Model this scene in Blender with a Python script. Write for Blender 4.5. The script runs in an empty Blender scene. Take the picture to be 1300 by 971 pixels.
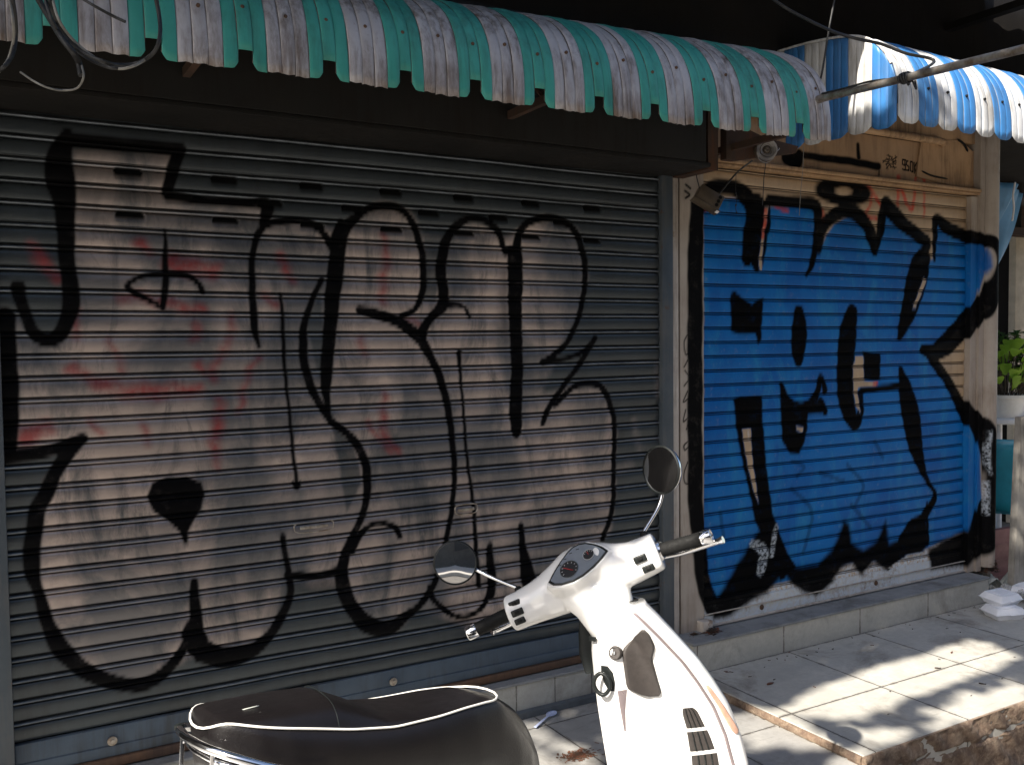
import bpy, bmesh, math, random
import numpy as np
from mathutils import Vector, Matrix
random.seed(7); rng = np.random.default_rng(5)
scene = bpy.context.scene
col = scene.collection
PI = math.pi

# ------------------------------------------------------------------ camera model (also used to turn pixels of the photo into points on the wall)
FPX, CX, CY = 1165.0, 650.0, 485.5
_X = np.array([2016., -73.5, 1165.]); _X /= np.linalg.norm(_X)
_a = .011; _b = (73.5 - 2016 * _a) / 1165
_d = np.array([_a, 1, _b]); _Z = -_d / np.linalg.norm(_d); _Y = np.cross(_Z, _X)
RW = np.array([_X, _Y, _Z])
CAM = np.array([0, -3.4, 1.5])
def on_wall(px, py, y=0.0):
    r = RW @ np.array([(px - CX) / FPX, (py - CY) / FPX, 1.0]); t = (y - CAM[1]) / r[1]
    p = CAM + t * r
    return p[0], p[2], t / FPX          # x, z, metres per pixel
cd = bpy.data.cameras.new('camera'); cam = bpy.data.objects.new('camera', cd); col.objects.link(cam)
cm = np.array([RW[:, 0], -RW[:, 1], -RW[:, 2]]).T
cam.matrix_world = Matrix([[*cm[0], CAM[0]], [*cm[1], CAM[1]], [*cm[2], CAM[2]], [0, 0, 0, 1]])
cd.sensor_fit = 'HORIZONTAL'; cd.sensor_width = 36; cd.lens = 36 * FPX / 1300; cd.clip_end = 500; cd.clip_start = .05
scene.camera = cam

# ------------------------------------------------------------------ materials
def nodes_of(name):
    m = bpy.data.materials.new(name); m.use_nodes = True
    nt = m.node_tree; b = nt.nodes['Principled BSDF']
    return m, nt, b
class NB:
    """tiny node helper"""
    def __init__(s, nt): s.nt = nt; s.n = nt.nodes; s.l = nt.links; s._tc = None
    def tc(s):
        if s._tc is None: s._tc = s.n.new('ShaderNodeTexCoord')
        return s._tc.outputs['Object']
    def put(s, sock, v):
        if hasattr(v, 'is_output') or isinstance(v, bpy.types.NodeSocket): s.l.new(v, sock)
        elif isinstance(v, (tuple, list)) and len(v) == 3 and sock.type == 'RGBA': sock.default_value = (*v, 1)
        else: sock.default_value = v
    def mapping(s, scale=(1, 1, 1), rot=(0, 0, 0), loc=(0, 0, 0), vec=None):
        m = s.n.new('ShaderNodeMapping'); m.inputs['Scale'].default_value = scale; m.inputs['Rotation'].default_value = rot; m.inputs['Location'].default_value = loc
        s.l.new(vec or s.tc(), m.inputs['Vector']); return m.outputs[0]
    def noise(s, scale=5, detail=4, rough=.6, vec=None, dist=0):
        t = s.n.new('ShaderNodeTexNoise'); t.inputs['Scale'].default_value = scale; t.inputs['Detail'].default_value = detail
        t.inputs['Roughness'].default_value = rough; t.inputs['Distortion'].default_value = dist
        s.l.new(vec or s.tc(), t.inputs['Vector']); return t.outputs['Fac']
    def voro(s, scale, vec=None, feature='F1', out='Distance'):
        t = s.n.new('ShaderNodeTexVoronoi'); t.feature = feature; t.inputs['Scale'].default_value = scale
        s.l.new(vec or s.tc(), t.inputs['Vector']); return t.outputs[out]
    def ramp(s, v, lo, hi, a=0.0, b=1.0):
        t = s.n.new('ShaderNodeMapRange'); t.inputs['From Min'].default_value = lo; t.inputs['From Max'].default_value = hi
        t.inputs['To Min'].default_value = a; t.inputs['To Max'].default_value = b; s.put(t.inputs['Value'], v); return t.outputs[0]
    def math(s, op, a, b=0.0):
        t = s.n.new('ShaderNodeMath'); t.operation = op; s.put(t.inputs[0], a); s.put(t.inputs[1], b); return t.outputs[0]
    def mix(s, f, a, b):
        t = s.n.new('ShaderNodeMix'); t.data_type = 'RGBA'; s.put(t.inputs[0], f); s.put(t.inputs[6], a); s.put(t.inputs[7], b); return t.outputs[2]
    def sep(s, vec=None):
        t = s.n.new('ShaderNodeSeparateXYZ'); s.l.new(vec or s.tc(), t.inputs[0]); return t.outputs
    def attr(s, name):
        t = s.n.new('ShaderNodeAttribute'); t.attribute_name = name
        sp = s.n.new('ShaderNodeSeparateColor'); s.l.new(t.outputs['Color'], sp.inputs[0]); return sp.outputs
    def bump(s, h, strength=.3, dist=.005):
        t = s.n.new('ShaderNodeBump'); t.inputs['Strength'].default_value = strength; t.inputs['Distance'].default_value = dist
        s.put(t.inputs['Height'], h); return t.outputs[0]

def simple(name, c, rough=.5, metal=0.0, var=.15, scale=12, bump=0.0, c2=None, spec=None, coat=0.0, bscale=60):
    m, nt, b = nodes_of(name); g = NB(nt)
    c2 = c2 or tuple(x * (1 - var) for x in c)
    b.inputs['Base Color'].default_value = (*c, 1)
    g.put(b.inputs['Base Color'], g.mix(g.ramp(g.noise(scale, 5), .35, .65), c, c2))
    b.inputs['Metallic'].default_value = metal
    g.put(b.inputs['Roughness'], g.ramp(g.noise(scale * 2, 3), .3, .7, max(.02, rough * .85), min(1, rough * 1.15)))
    if spec is not None: b.inputs['Specular IOR Level'].default_value = spec
    if coat: b.inputs['Coat Weight'].default_value = coat; b.inputs['Coat Roughness'].default_value = .06
    if bump: g.put(b.inputs['Normal'], g.bump(g.noise(bscale, 4), bump, .003))
    return m

def grime(name, base, base2, dirt, amount=.5, rough=.6, metal=0, streak=True, rust=None, bump=.15, scale=6, low=None):
    """painted sheet with mottling, downward dirt streaks and optional rust spots"""
    m, nt, b = nodes_of(name); g = NB(nt)
    c = g.mix(g.ramp(g.noise(scale, 6, .65), .35, .68), base, base2)
    sv = g.mapping((34, 34, 3)) if streak else g.mapping((9, 9, 9))
    st = g.ramp(g.math('MULTIPLY', g.noise(1, 5, .7, sv), g.noise(3.2, 4, .6)), .22, .40)
    c = g.mix(g.math('MULTIPLY', st, amount), c, dirt)
    if low is not None:      # dirt that has run down and dried along the lower hem
        lo_ = g.math('MULTIPLY', g.ramp(g.sep()[2], low, low - .20), g.ramp(g.noise(1, 5, .75, g.mapping((26, 26, 7)), .5), .40, .62)); c = g.mix(g.math('MULTIPLY', lo_, .8), c, (.13, .085, .06))
    if rust:
        r = g.ramp(g.noise(14, 6, .75), .62, .70)
        c = g.mix(g.math('MULTIPLY', r, .8), c, rust)
    g.put(b.inputs['Base Color'], c); b.inputs['Metallic'].default_value = metal; b.inputs['Specular IOR Level'].default_value = .25
    g.put(b.inputs['Roughness'], g.ramp(st, 0, 1, rough * .9, min(1, rough * 1.3)))
    g.put(b.inputs['Normal'], g.bump(g.noise(scale * 9, 5), bump, .002))
    return m

def paint_material(name, base, base2, rough, metal, fill_a, fill_b, fill_c, ink, red, bead=(.26, .29, .33), bead_amt=.36, chalk=(.5, .55, .6), dirt=(.05, .045, .04), dirt_amt=.5, fill_rough=.5, streakdir=(2, 2, 9), fill_metal=0.0, fill_spec=.6):
    """metal slats: attribute 'paint' R = black line, G = fill, B = red spray; alpha kept in 'wear' (R chalk, G bead: painted glint on grey slats, scratched paint on tan)"""
    m, nt, b = nodes_of(name); g = NB(nt)
    at = g.attr('paint'); w = g.attr('wear_glint')
    c = g.mix(g.ramp(g.noise(3.5, 6, .65), .35, .7), base, base2)
    st = g.ramp(g.math('MULTIPLY', g.noise(1, 5, .7, g.mapping((22, 22, 2.2))), g.noise(3, 4, .6)), .22, .42)
    c = g.mix(g.math('MULTIPLY', st, dirt_amt), c, dirt)
    wv = g.mapping((3.2, 3.2, 2.2), (0, .5, 0))
    f1 = g.ramp(g.noise(1.0, 6, .55, wv, .6), .40, .60)
    f2 = g.ramp(g.noise(1.0, 6, .7, g.mapping((7, 7, 2.2), (0, -.35, 0)), .8), .5, .70)
    fc = g.mix(f1, fill_a, fill_b); fc = g.mix(f2, fc, fill_c)
    cover = g.math('MULTIPLY', at[1], g.ramp(g.noise(26, 4, .7), .25, .42, .82, 1))
    c = g.mix(cover, c, fc)
    c = g.mix(g.math('MULTIPLY', at[2], g.ramp(g.noise(18, 4), .3, .6, .35, .95)), c, red)
    c = g.mix(g.math('MULTIPLY', w[1], g.ramp(g.noise(1, 5, .8, g.mapping((5, 5, 30))), .42, .58, bead_amt * .5, min(1, bead_amt * 1.6))), c, bead)  # lighter bead: sky glint painted on the grey slats, scratches on the tan
    inkm = g.math('MULTIPLY', at[0], g.ramp(g.noise(14, 6, .8), .34, .46, .95, 1))
    c = g.mix(inkm, c, ink)
    c = g.mix(g.math('MULTIPLY', w[0], g.ramp(g.noise(60, 3), .35, .6)), c, chalk)
    # small scratches and specks
    sp = g.ramp(g.voro(38), .0, .035, 1, 0)
    c = g.mix(g.math('MULTIPLY', sp, .35), c, chalk)
    g.put(b.inputs['Specular IOR Level'], g.math('MULTIPLY', g.ramp(at[0], 0, 1, .5, .04), g.ramp(at[1], 0, 1, 1, fill_spec)))
    # grime in the joints between the slats
    c = g.mix(g.math('MULTIPLY', w[2], g.ramp(g.noise(7, 5), .3, .6, .45, .85)), c, (.012, .012, .012))
    g.put(b.inputs['Base Color'], c)
    g.put(b.inputs['Metallic'], g.math('MULTIPLY', g.math('SUBTRACT', 1.0, at[0]), g.ramp(at[1], 0, 1, metal, fill_metal)))
    r = g.ramp(g.noise(9, 5), .3, .7, rough * .85, rough * 1.2)
    mx = nt.nodes.new('ShaderNodeMix'); g.put(mx.inputs[0], at[1]); g.put(mx.inputs[2], r); mx.inputs[3].default_value = fill_rough
    g.put(b.inputs['Roughness'], mx.outputs[0])
    g.put(b.inputs['Normal'], g.bump(g.math('ADD', g.noise(1, 3, .5, g.mapping((3, 3, 40))), g.math('MULTIPLY', g.noise(90, 4), .35)), .25, .0025))
    return m

def tiles(name, c1, c2, x0, y0, sx, sy, line=.006, lc=(.05, .045, .04), rough=.6, stain=(.10, .08, .06), axes=(0, 1), stain_amt=.7, bump=.25):
    m, nt, b = nodes_of(name); g = NB(nt)
    xyz = g.sep()
    def lines(o, off, step, line=line):
        w = g.math('ADD', xyz[o], g.ramp(g.noise(9, 3), 0, 1, -.002, .002))
        f = g.math('FRACT', g.math('DIVIDE', g.math('ADD', w, 100 * step - off), step))
        d = g.math('ABSOLUTE', g.math('SUBTRACT', f, .5))
        return g.math('GREATER_THAN', d, .5 - line / step / 2)
    L = lines(axes[0], x0, sx)
    if sy: L = g.math('MAXIMUM', L, lines(axes[1], y0, sy))
    wide = lines(axes[0], x0, sx, line * 3.2)
    if sy: wide = g.math('MAXIMUM', wide, lines(axes[1], y0, sy, line * 3.2))
    c = g.mix(g.ramp(g.noise(4, 7, .7), .35, .65), c1, c2)
    c = g.mix(g.ramp(g.noise(38, 6, .75), .42, .62, 0, .55), c, tuple(x * .72 for x in c1))
    s = g.ramp(g.noise(2.3, 7, .72, None, .6), .52, .68)
    c = g.mix(g.math('MULTIPLY', s, stain_amt), c, stain)
    sc = g.ramp(g.noise(1, 5, .7, g.mapping((5, 60, 5), (0, 0, .5)), .3), .60, .68)
    c = g.mix(g.math('MULTIPLY', sc, .45), c, tuple(min(1, x * .5) for x in c1))
    sp = g.ramp(g.voro(34), .0, .06, 1, 0)
    c = g.mix(g.math('MULTIPLY', sp, .6), c, stain)
    c = g.mix(g.math('MULTIPLY', wide, g.ramp(g.noise(13, 6, .8), .46, .60, 0, .55)), c, stain)
    L = g.math('MULTIPLY', L, g.ramp(g.noise(21, 5, .8), .30, .48, .35, 1))
    c = g.mix(L, c, lc)
    g.put(b.inputs['Base Color'], c)
    g.put(b.inputs['Roughness'], g.ramp(g.noise(11, 5), .3, .7, rough * .8, min(1, rough * 1.25)))
    h = g.math('SUBTRACT', g.math('MULTIPLY', g.noise(45, 6, .7), .5), L)
    g.put(b.inputs['Normal'], g.bump(h, bump, .004))
    return m

M = {}
M['chrome'] = simple('chrome', (.82, .82, .84), .12, 1.0, .08, 20)
M['steel'] = simple('weathered_steel', (.42, .40, .37), .42, .85, .35, 25, bump=.2, c2=(.20, .15, .11))
M['black_plastic'] = simple('black_plastic', (.009, .0115, .0115), .45, 0, .3, 40, bump=.12, spec=.35)
M['black_rubber'] = simple('black_rubber', (.009, .009, .009), .7, 0, .3, 60, bump=.3, spec=.2)
M['brown_plastic'] = simple('brown_black_plastic', (.045, .038, .035), .55, 0, .25, 60, bump=.25, bscale=400)
M['white_paint'] = simple('white_scooter_paint', (.82, .81, .79), .22, 0, .05, 6, coat=1.0, bump=.03, bscale=25)
M['white_dark'] = simple('trim_and_shade_grey', (.26, .215, .22), .3, .3, .2, 20)
M['vinyl'] = simple('seat_vinyl', (.007, .0058, .0062), .36, 0, .3, 14, bump=.22, bscale=260, spec=.32)
M['piping'] = simple('white_piping', (.75, .73, .68), .4, 0, .06, 30)
M['mirror'] = simple('mirror_glass', (.62, .62, .64), .012, 1.0, .01, 3)
M['cable'] = simple('cable_black', (.015, .015, .016), .55, 0, .3, 30)
M['cable_grey'] = simple('cable_grey', (.22, .21, .19), .5, 0, .3, 30)
M['foam'] = simple('white_foam', (.82, .83, .86), .5, 0, .04, 60, bump=.3, bscale=300)
M['orange_lens'] = simple('signal_lens', (.62, .36, .26), .25, 0, .25, 40, coat=.8)
M['dial_face'] = simple('dial_face', (.02, .02, .022), .4, 0, .2, 30)
M['dial_silver_glare'] = simple('dial_silver_glare', (.24, .27, .31), .35, .3, .2, 20)  # lightened bluish as a painted reflection of the panel glass
M['dial_marks'] = simple('dial_marks', (.55, .55, .55), .5)
M['red_mark'] = simple('red_needle', (.5, .03, .03), .5)
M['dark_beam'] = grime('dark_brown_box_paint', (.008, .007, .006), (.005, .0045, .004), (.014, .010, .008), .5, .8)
M['grey_rail'] = grime('blue_grey_rail', (.085, .10, .115), (.06, .075, .09), (.14, .13, .12), .6, .45, .2, rust=(.12, .06, .035))
M['white_post'] = grime('dirty_white_post', (.50, .45, .40), (.40, .35, .31), (.16, .12, .09), .7, .6, rust=(.20, .12, .07))
M['tan_wall'] = grime('tan_painted_sheet', (.44, .275, .15), (.35, .215, .115), (.10, .065, .04), .7, .6, streak=True)
M['rust_strip'] = grime('rusty_sill_strip', (.12, .065, .038), (.08, .05, .035), (.05, .035, .03), .8, .75)
M['rail_blue'] = grime('blue_grey_bottom_rail', (.075, .10, .13), (.055, .075, .10), (.05, .05, .05), .7, .5, .1, streak=True)
M['teal'] = grime('teal_sheet', (.045, .27, .225), (.06, .33, .28), (.035, .09, .08), .6, .42, rust=None, scale=4)
M['awn_white'] = grime('weathered_white_sheet', (.47, .45, .46), (.36, .34, .35), (.10, .075, .06), 1.0, .45, .15, scale=5, rust=(.22, .17, .14), low=2.50)
M['awn_blue'] = grime('blue_sheet', (.04, .165, .42), (.05, .20, .47), (.05, .08, .12), .55, .4, scale=4)
M['awn_clean'] = grime('white_sheet', (.62, .62, .62), (.52, .53, .54), (.22, .20, .17), .85, .42, scale=5)
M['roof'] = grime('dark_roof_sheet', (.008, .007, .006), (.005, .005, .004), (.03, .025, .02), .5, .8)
M['upper_wall'] = grime('deep_shade_wall', (.012, .010, .009), (.007, .006, .006), (.018, .015, .012), .5, .9)  # wall in deep shade; the darkness is put into its near-black colour
M['seam_grime'] = simple('seam_grime', (.10, .085, .075), .7, 0, .5, 30)
M['seam_blue'] = simple('seam_grime_blue', (.12, .16, .22), .6, 0, .4, 30)  # thin dirt lines in the seams of the blue awning
M['bracket'] = grime('rusty_bracket', (.05, .03, .02), (.03, .02, .016), (.12, .05, .025), .6, .8)
M['wood_grey'] = grime('weathered_board', (.36, .34, .30), (.25, .23, .20), (.10, .09, .08), .8, .8, bump=.5)
M['cream_post'] = simple('cream_post', (.60, .52, .40), .6, 0, .25, 9, bump=.3)
M['tarp'] = simple('blue_tarp', (.10, .28, .50), .42, 0, .3, 5, bump=.4, bscale=12)
M['pink_board'] = simple('pink_board', (.34, .17, .16), .7, 0, .25, 9, bump=.2)
M['chair_blue'] = simple('blue_chair_plastic', (.03, .34, .50), .35, 0, .2, 9)
M['pot'] = simple('white_pot', (.82, .80, .76), .5, 0, .15, 9, bump=.2)
M['pot_soil'] = simple('potting_soil', (.05, .03, .02), .9, 0, .3, 30)
M['table_top'] = simple('pale_table', (.8, .8, .82), .5, 0, .15, 9)
M['paper'] = simple('crumpled_paper', (.55, .57, .52), .8, 0, .15, 9, bump=.3)
M['spoon'] = simple('spoon_plastic', (.50, .56, .78), .3, 0, .05, 9)
M['box_brown'] = simple('junction_box', (.085, .065, .045), .45, 0, .3, 20, bump=.15)
M['coil'] = simple('aluminium_coil', (.45, .42, .40), .35, .7, .25, 60)
M['litter'] = simple('brown_litter', (.16, .06, .03), .8, 0, .4, 30)
M['litter_dark'] = simple('dark_litter', (.05, .035, .025), .85, 0, .4, 30)
M['pinkfoil'] = simple('pink_foil', (.30, .03, .16), .3, .3, .6, 60, c2=(.02, .02, .03))
M['bark'] = simple('bark', (.10, .075, .055), .9, 0, .4, 14, bump=.8, bscale=30)
def leaf_mat(name, c, c2):
    m, nt, b = nodes_of(name); g = NB(nt)
    g.put(b.inputs['Base Color'], g.mix(g.ramp(g.noise(3, 3), .35, .65), c, c2)); b.inputs['Roughness'].default_value = .5
    b.inputs['Transmission Weight'].default_value = 0
    tr = nt.nodes.new('ShaderNodeBsdfTranslucent'); tr.inputs[0].default_value = (*[min(1, x * 1.6) for x in c], 1)
    mx = nt.nodes.new('ShaderNodeMixShader'); mx.inputs[0].default_value = .35
    out = nt.nodes['Material Output']; nt.links.new(b.outputs[0], mx.inputs[1]); nt.links.new(tr.outputs[0], mx.inputs[2]); nt.links.new(mx.outputs[0], out.inputs[0])
    return m
M['leaf'] = leaf_mat('tree_leaf', (.05, .10, .025), (.03, .065, .02))
M['leaf_bright'] = leaf_mat('plant_leaf', (.34, .50, .06), (.16, .32, .04))
M['leaf_plant2'] = leaf_mat('shrub_leaf', (.06, .13, .03), (.10, .20, .06))
M['platform'] = tiles('platform_paving', (.47, .45, .405), (.35, .34, .31), 2.885, -.713, .567, .55, .007, stain=(.12, .10, .08), rough=.6)
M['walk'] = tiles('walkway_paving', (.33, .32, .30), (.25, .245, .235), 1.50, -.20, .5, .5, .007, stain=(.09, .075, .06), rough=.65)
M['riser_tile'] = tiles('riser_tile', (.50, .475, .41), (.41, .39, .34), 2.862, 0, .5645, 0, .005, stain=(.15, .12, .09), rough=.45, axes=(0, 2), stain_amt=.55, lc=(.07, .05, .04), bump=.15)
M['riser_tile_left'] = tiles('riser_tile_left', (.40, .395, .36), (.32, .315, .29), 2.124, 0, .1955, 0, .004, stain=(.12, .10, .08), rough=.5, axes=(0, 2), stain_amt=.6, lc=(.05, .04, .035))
M['sill_top'] = grime('doorstep_stone', (.26, .265, .265), (.19, .195, .20), (.07, .06, .05), .6, .6, streak=False, bump=.3)
M['kerb_blue'] = grime('blue_grey_kerb', (.10, .115, .13), (.07, .08, .09), (.05, .045, .04), .6, .6, streak=False)
def concrete_face():
    m, nt, b = nodes_of('brown_render_face'); g = NB(nt)
    c = g.mix(g.ramp(g.noise(9, 8, .7, None, .8), .35, .62), (.21, .14, .095), (.10, .065, .048))
    c = g.mix(g.ramp(g.noise(24, 7, .75, None, .5), .45, .75), c, (.36, .28, .20))
    c = g.mix(g.ramp(g.noise(1, 5, .7, g.mapping((30, 30, 5))), .55, .72, 0, .7), c, (.05, .035, .028))
    v = g.ramp(g.noise(30, 6, .8), .6, .75)
    g.put(b.inputs['Base Color'], c); b.inputs['Roughness'].default_value = .85
    g.put(b.inputs['Normal'], g.bump(g.math('SUBTRACT', g.noise(22, 8, .75), v), .7, .012))
    return m
M['render_face'] = concrete_face()
M['road'] = grime('dusty_road', (.19, .175, .155), (.15, .14, .125), (.10, .09, .08), .5, .9, streak=False, bump=.6)

# ------------------------------------------------------------------ object helpers
def finish(me, mats, smooth):
    for m in (mats if isinstance(mats, (list, tuple)) else [mats]): me.materials.append(m)
    if smooth: me.polygons.foreach_set('use_smooth', [True] * len(me.polygons))
    me.update()
def link(name, me, parent=None):
    o = bpy.data.objects.new(name, me); col.objects.link(o)
    if parent is not None: o.parent = parent
    return o
def tag(o, label=None, cat=None, group=None, kind=None):
    if label: o['label'] = label
    if cat: o['category'] = cat
    if group: o['group'] = group
    if kind: o['kind'] = kind
    return o
def empty(name, loc, label, cat, group=None, rot=None):
    o = bpy.data.objects.new(name, None); col.objects.link(o); o.location = loc; o.empty_display_size = .1
    if rot is not None: o.rotation_euler = rot
    return tag(o, label, cat, group)
class MB:
    def __init__(s): s.bm = bmesh.new()
    def box(s, x0, x1, y0, y1, z0, z1, bevel=0.0, seg=2, mat=0, M_=None):
        r = bmesh.ops.create_cube(s.bm, size=1.0)
        vs = r['verts']
        for v in vs: v.co = Vector(((x0 + x1) / 2 + v.co.x * (x1 - x0), (y0 + y1) / 2 + v.co.y * (y1 - y0), (z0 + z1) / 2 + v.co.z * (z1 - z0)))
        fs = list({f for v in vs for f in v.link_faces})
        for f in fs: f.material_index = mat
        if M_ is not None: bmesh.ops.transform(s.bm, matrix=M_, verts=vs)
        if bevel:
            es = list({e for v in vs for e in v.link_edges})
            bmesh.ops.bevel(s.bm, geom=es, offset=bevel, segments=seg, affect='EDGES', profile=.5)
        return s
    def tube(s, pts, r, seg=8, closed=False, cap=True, mat=0, flat=None):
        pts = [Vector(p) for p in pts]; n = len(pts)
        rs = r if isinstance(r, (list, tuple)) else [r] * n
        rings = []; up = None
        for i, p in enumerate(pts):
            if closed: t = pts[(i + 1) % n] - pts[i - 1]
            else: t = pts[min(i + 1, n - 1)] - pts[max(i - 1, 0)]
            t.normalize()
            if up is None: up = t.orthogonal().normalized() if flat is None else Vector(flat)
            a = (up - t * up.dot(t)).normalized(); up = a; b = t.cross(a)
            rings.append([s.bm.verts.new(p + (a * math.cos(2 * PI * k / seg) + b * math.sin(2 * PI * k / seg)) * rs[i]) for k in range(seg)])
        m = n if closed else n - 1
        for i in range(m):
            A, B = rings[i], rings[(i + 1) % n]
            for k in range(seg):
                f = s.bm.faces.new((A[k], A[(k + 1) % seg], B[(k + 1) % seg], B[k])); f.material_index = mat
        if cap and not closed:
            for R_, rev in ((rings[0], True), (rings[-1], False)):
                f = s.bm.faces.new(list(reversed(R_)) if rev else R_); f.material_index = mat
        return s
    def loft(s, rings, closed_ring=True, cap=True, mat=0):
        R_ = [[s.bm.verts.new(Vector(p)) for p in ring] for ring in rings]
        n = len(R_[0])
        for i in range(len(R_) - 1):
            for k in range(n if closed_ring else n - 1):
                f = s.bm.faces.new((R_[i][k], R_[i][(k + 1) % n], R_[i + 1][(k + 1) % n], R_[i + 1][k])); f.material_index = mat
        if cap and closed_ring:
            s.bm.faces.new(list(reversed(R_[0]))); s.bm.faces.new(R_[-1])
        return s
    def lathe(s, prof, center, axis, seg=24, mat=0, cap=True):
        """prof: (radius, along)"""
        c = Vector(center); ax = Vector(axis).normalized(); a = ax.orthogonal().normalized(); b = ax.cross(a)
        rings = [[c + ax * h + (a * math.cos(2 * PI * k / seg) + b * math.sin(2 * PI * k / seg)) * max(r, 1e-4) for k in range(seg)] for r, h in prof]
        return s.loft(rings, True, cap, mat)
    def prism(s, poly, y0, y1, mat=0, plane='xz'):
        f = (lambda p, y: (p[0], y, p[1])) if plane == 'xz' else ((lambda p, y: (p[0], p[1], y)) if plane == 'xy' else (lambda p, y: (y, p[0], p[1])))
        return s.loft([[f(p, y0) for p in poly], [f(p, y1) for p in poly]], True, True, mat)
    def xf(s, mat):
        bmesh.ops.transform(s.bm, matrix=mat, verts=s.bm.verts[:]); return s
    def build(s, name, mats, parent=None, smooth=False, auto=None):
        bmesh.ops.recalc_face_normals(s.bm, faces=s.bm.faces[:])
        me = bpy.data.meshes.new(name); s.bm.to_mesh(me); s.bm.free(); finish(me, mats, smooth or auto is not None)
        if auto is not None: me.set_sharp_from_angle(angle=math.radians(auto))
        return link(name, me, parent)
def curve(P, n=8):
    """Catmull-Rom through control points"""
    P = [Vector(p) for p in P]; out = []
    Q = [P[0] * 2 - P[1]] + P + [P[-1] * 2 - P[-2]]
    for i in range(1, len(Q) - 2):
        for k in range(n):
            t = k / n; a, b, c, d = Q[i - 1], Q[i], Q[i + 1], Q[i + 2]
            out.append(.5 * ((2 * b) + (-a + c) * t + (2 * a - 5 * b + 4 * c - d) * t * t + (-a + 3 * b - 3 * c + d) * t ** 3))
    out.append(P[-1]); return out

# ------------------------------------------------------------------ graffiti: strokes in wall metres evaluated on mesh vertices
def W(pts): return [(lambda a: (a[0], a[1], p[2] * a[2] if len(p) > 2 else 0))(on_wall(p[0], p[1])) for p in pts]
def smooth_stroke(pts, n=5, grow=1.0):
    v = curve([Vector(p) for p in pts], n) if len(pts) > 2 else [Vector(p) for p in pts]
    return [(q.x, q.y, max(q.z * grow, .001)) for q in v]
def stroke_mask(X, Z, strokes, soft=.006, grow=1.0):
    out = np.zeros(X.shape, np.float32)
    for s in strokes:
        s = smooth_stroke(W(s), 5, grow)
        for (x0, z0, r0), (x1, z1, r1) in zip(s[:-1], s[1:]):
            m = max(r0, r1) + soft * 2.5
            i = np.where((X > min(x0, x1) - m) & (X < max(x0, x1) + m) & (Z > min(z0, z1) - m) & (Z < max(z0, z1) + m))
            if not len(i[0]): continue
            px, pz = X[i] - x0, Z[i] - z0; dx, dz = x1 - x0, z1 - z0; L = dx * dx + dz * dz + 1e-12
            t = np.clip((px * dx + pz * dz) / L, 0, 1)
            d = np.hypot(px - t * dx, pz - t * dz) - (r0 + (r1 - r0) * t)
            v = np.clip(.5 - d / (2 * soft), 0, 1); v = v * v * (3 - 2 * v)
            out[i] = np.maximum(out[i], v)
    return out
def poly_mask(X, Z, polys, soft=.008):
    out = np.zeros(X.shape, np.float32)
    for P in polys:
        w = [(a[0], a[1]) for a in W(P)]; n = len(w)
        ins = np.zeros(X.shape, bool); dist = np.full(X.shape, 9., np.float32)
        for k in range(n):
            x0, z0 = w[k]; x1, z1 = w[(k + 1) % n]
            c = ((z0 > Z) != (z1 > Z)) & (X < (x1 - x0) * (Z - z0) / ((z1 - z0) + 1e-12) + x0); ins ^= c
            px, pz = X - x0, Z - z0; dx, dz = x1 - x0, z1 - z0; L = dx * dx + dz * dz + 1e-12
            t = np.clip((px * dx + pz * dz) / L, 0, 1); dist = np.minimum(dist, np.hypot(px - t * dx, pz - t * dz))
        sd = np.where(ins, dist, -dist); v = np.clip(.5 + sd / (2 * soft), 0, 1)
        out = np.maximum(out, v * v * (3 - 2 * v))
    return out
def wobble(X, Z, amp=.004, f=17):
    return X + amp * np.sin(Z * f + X * 9) + amp * .5 * np.sin(Z * f * 3.1 + 1), Z + amp * np.sin(X * f * .8 + Z * 5) + amp * .5 * np.sin(X * f * 2.7)

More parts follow.
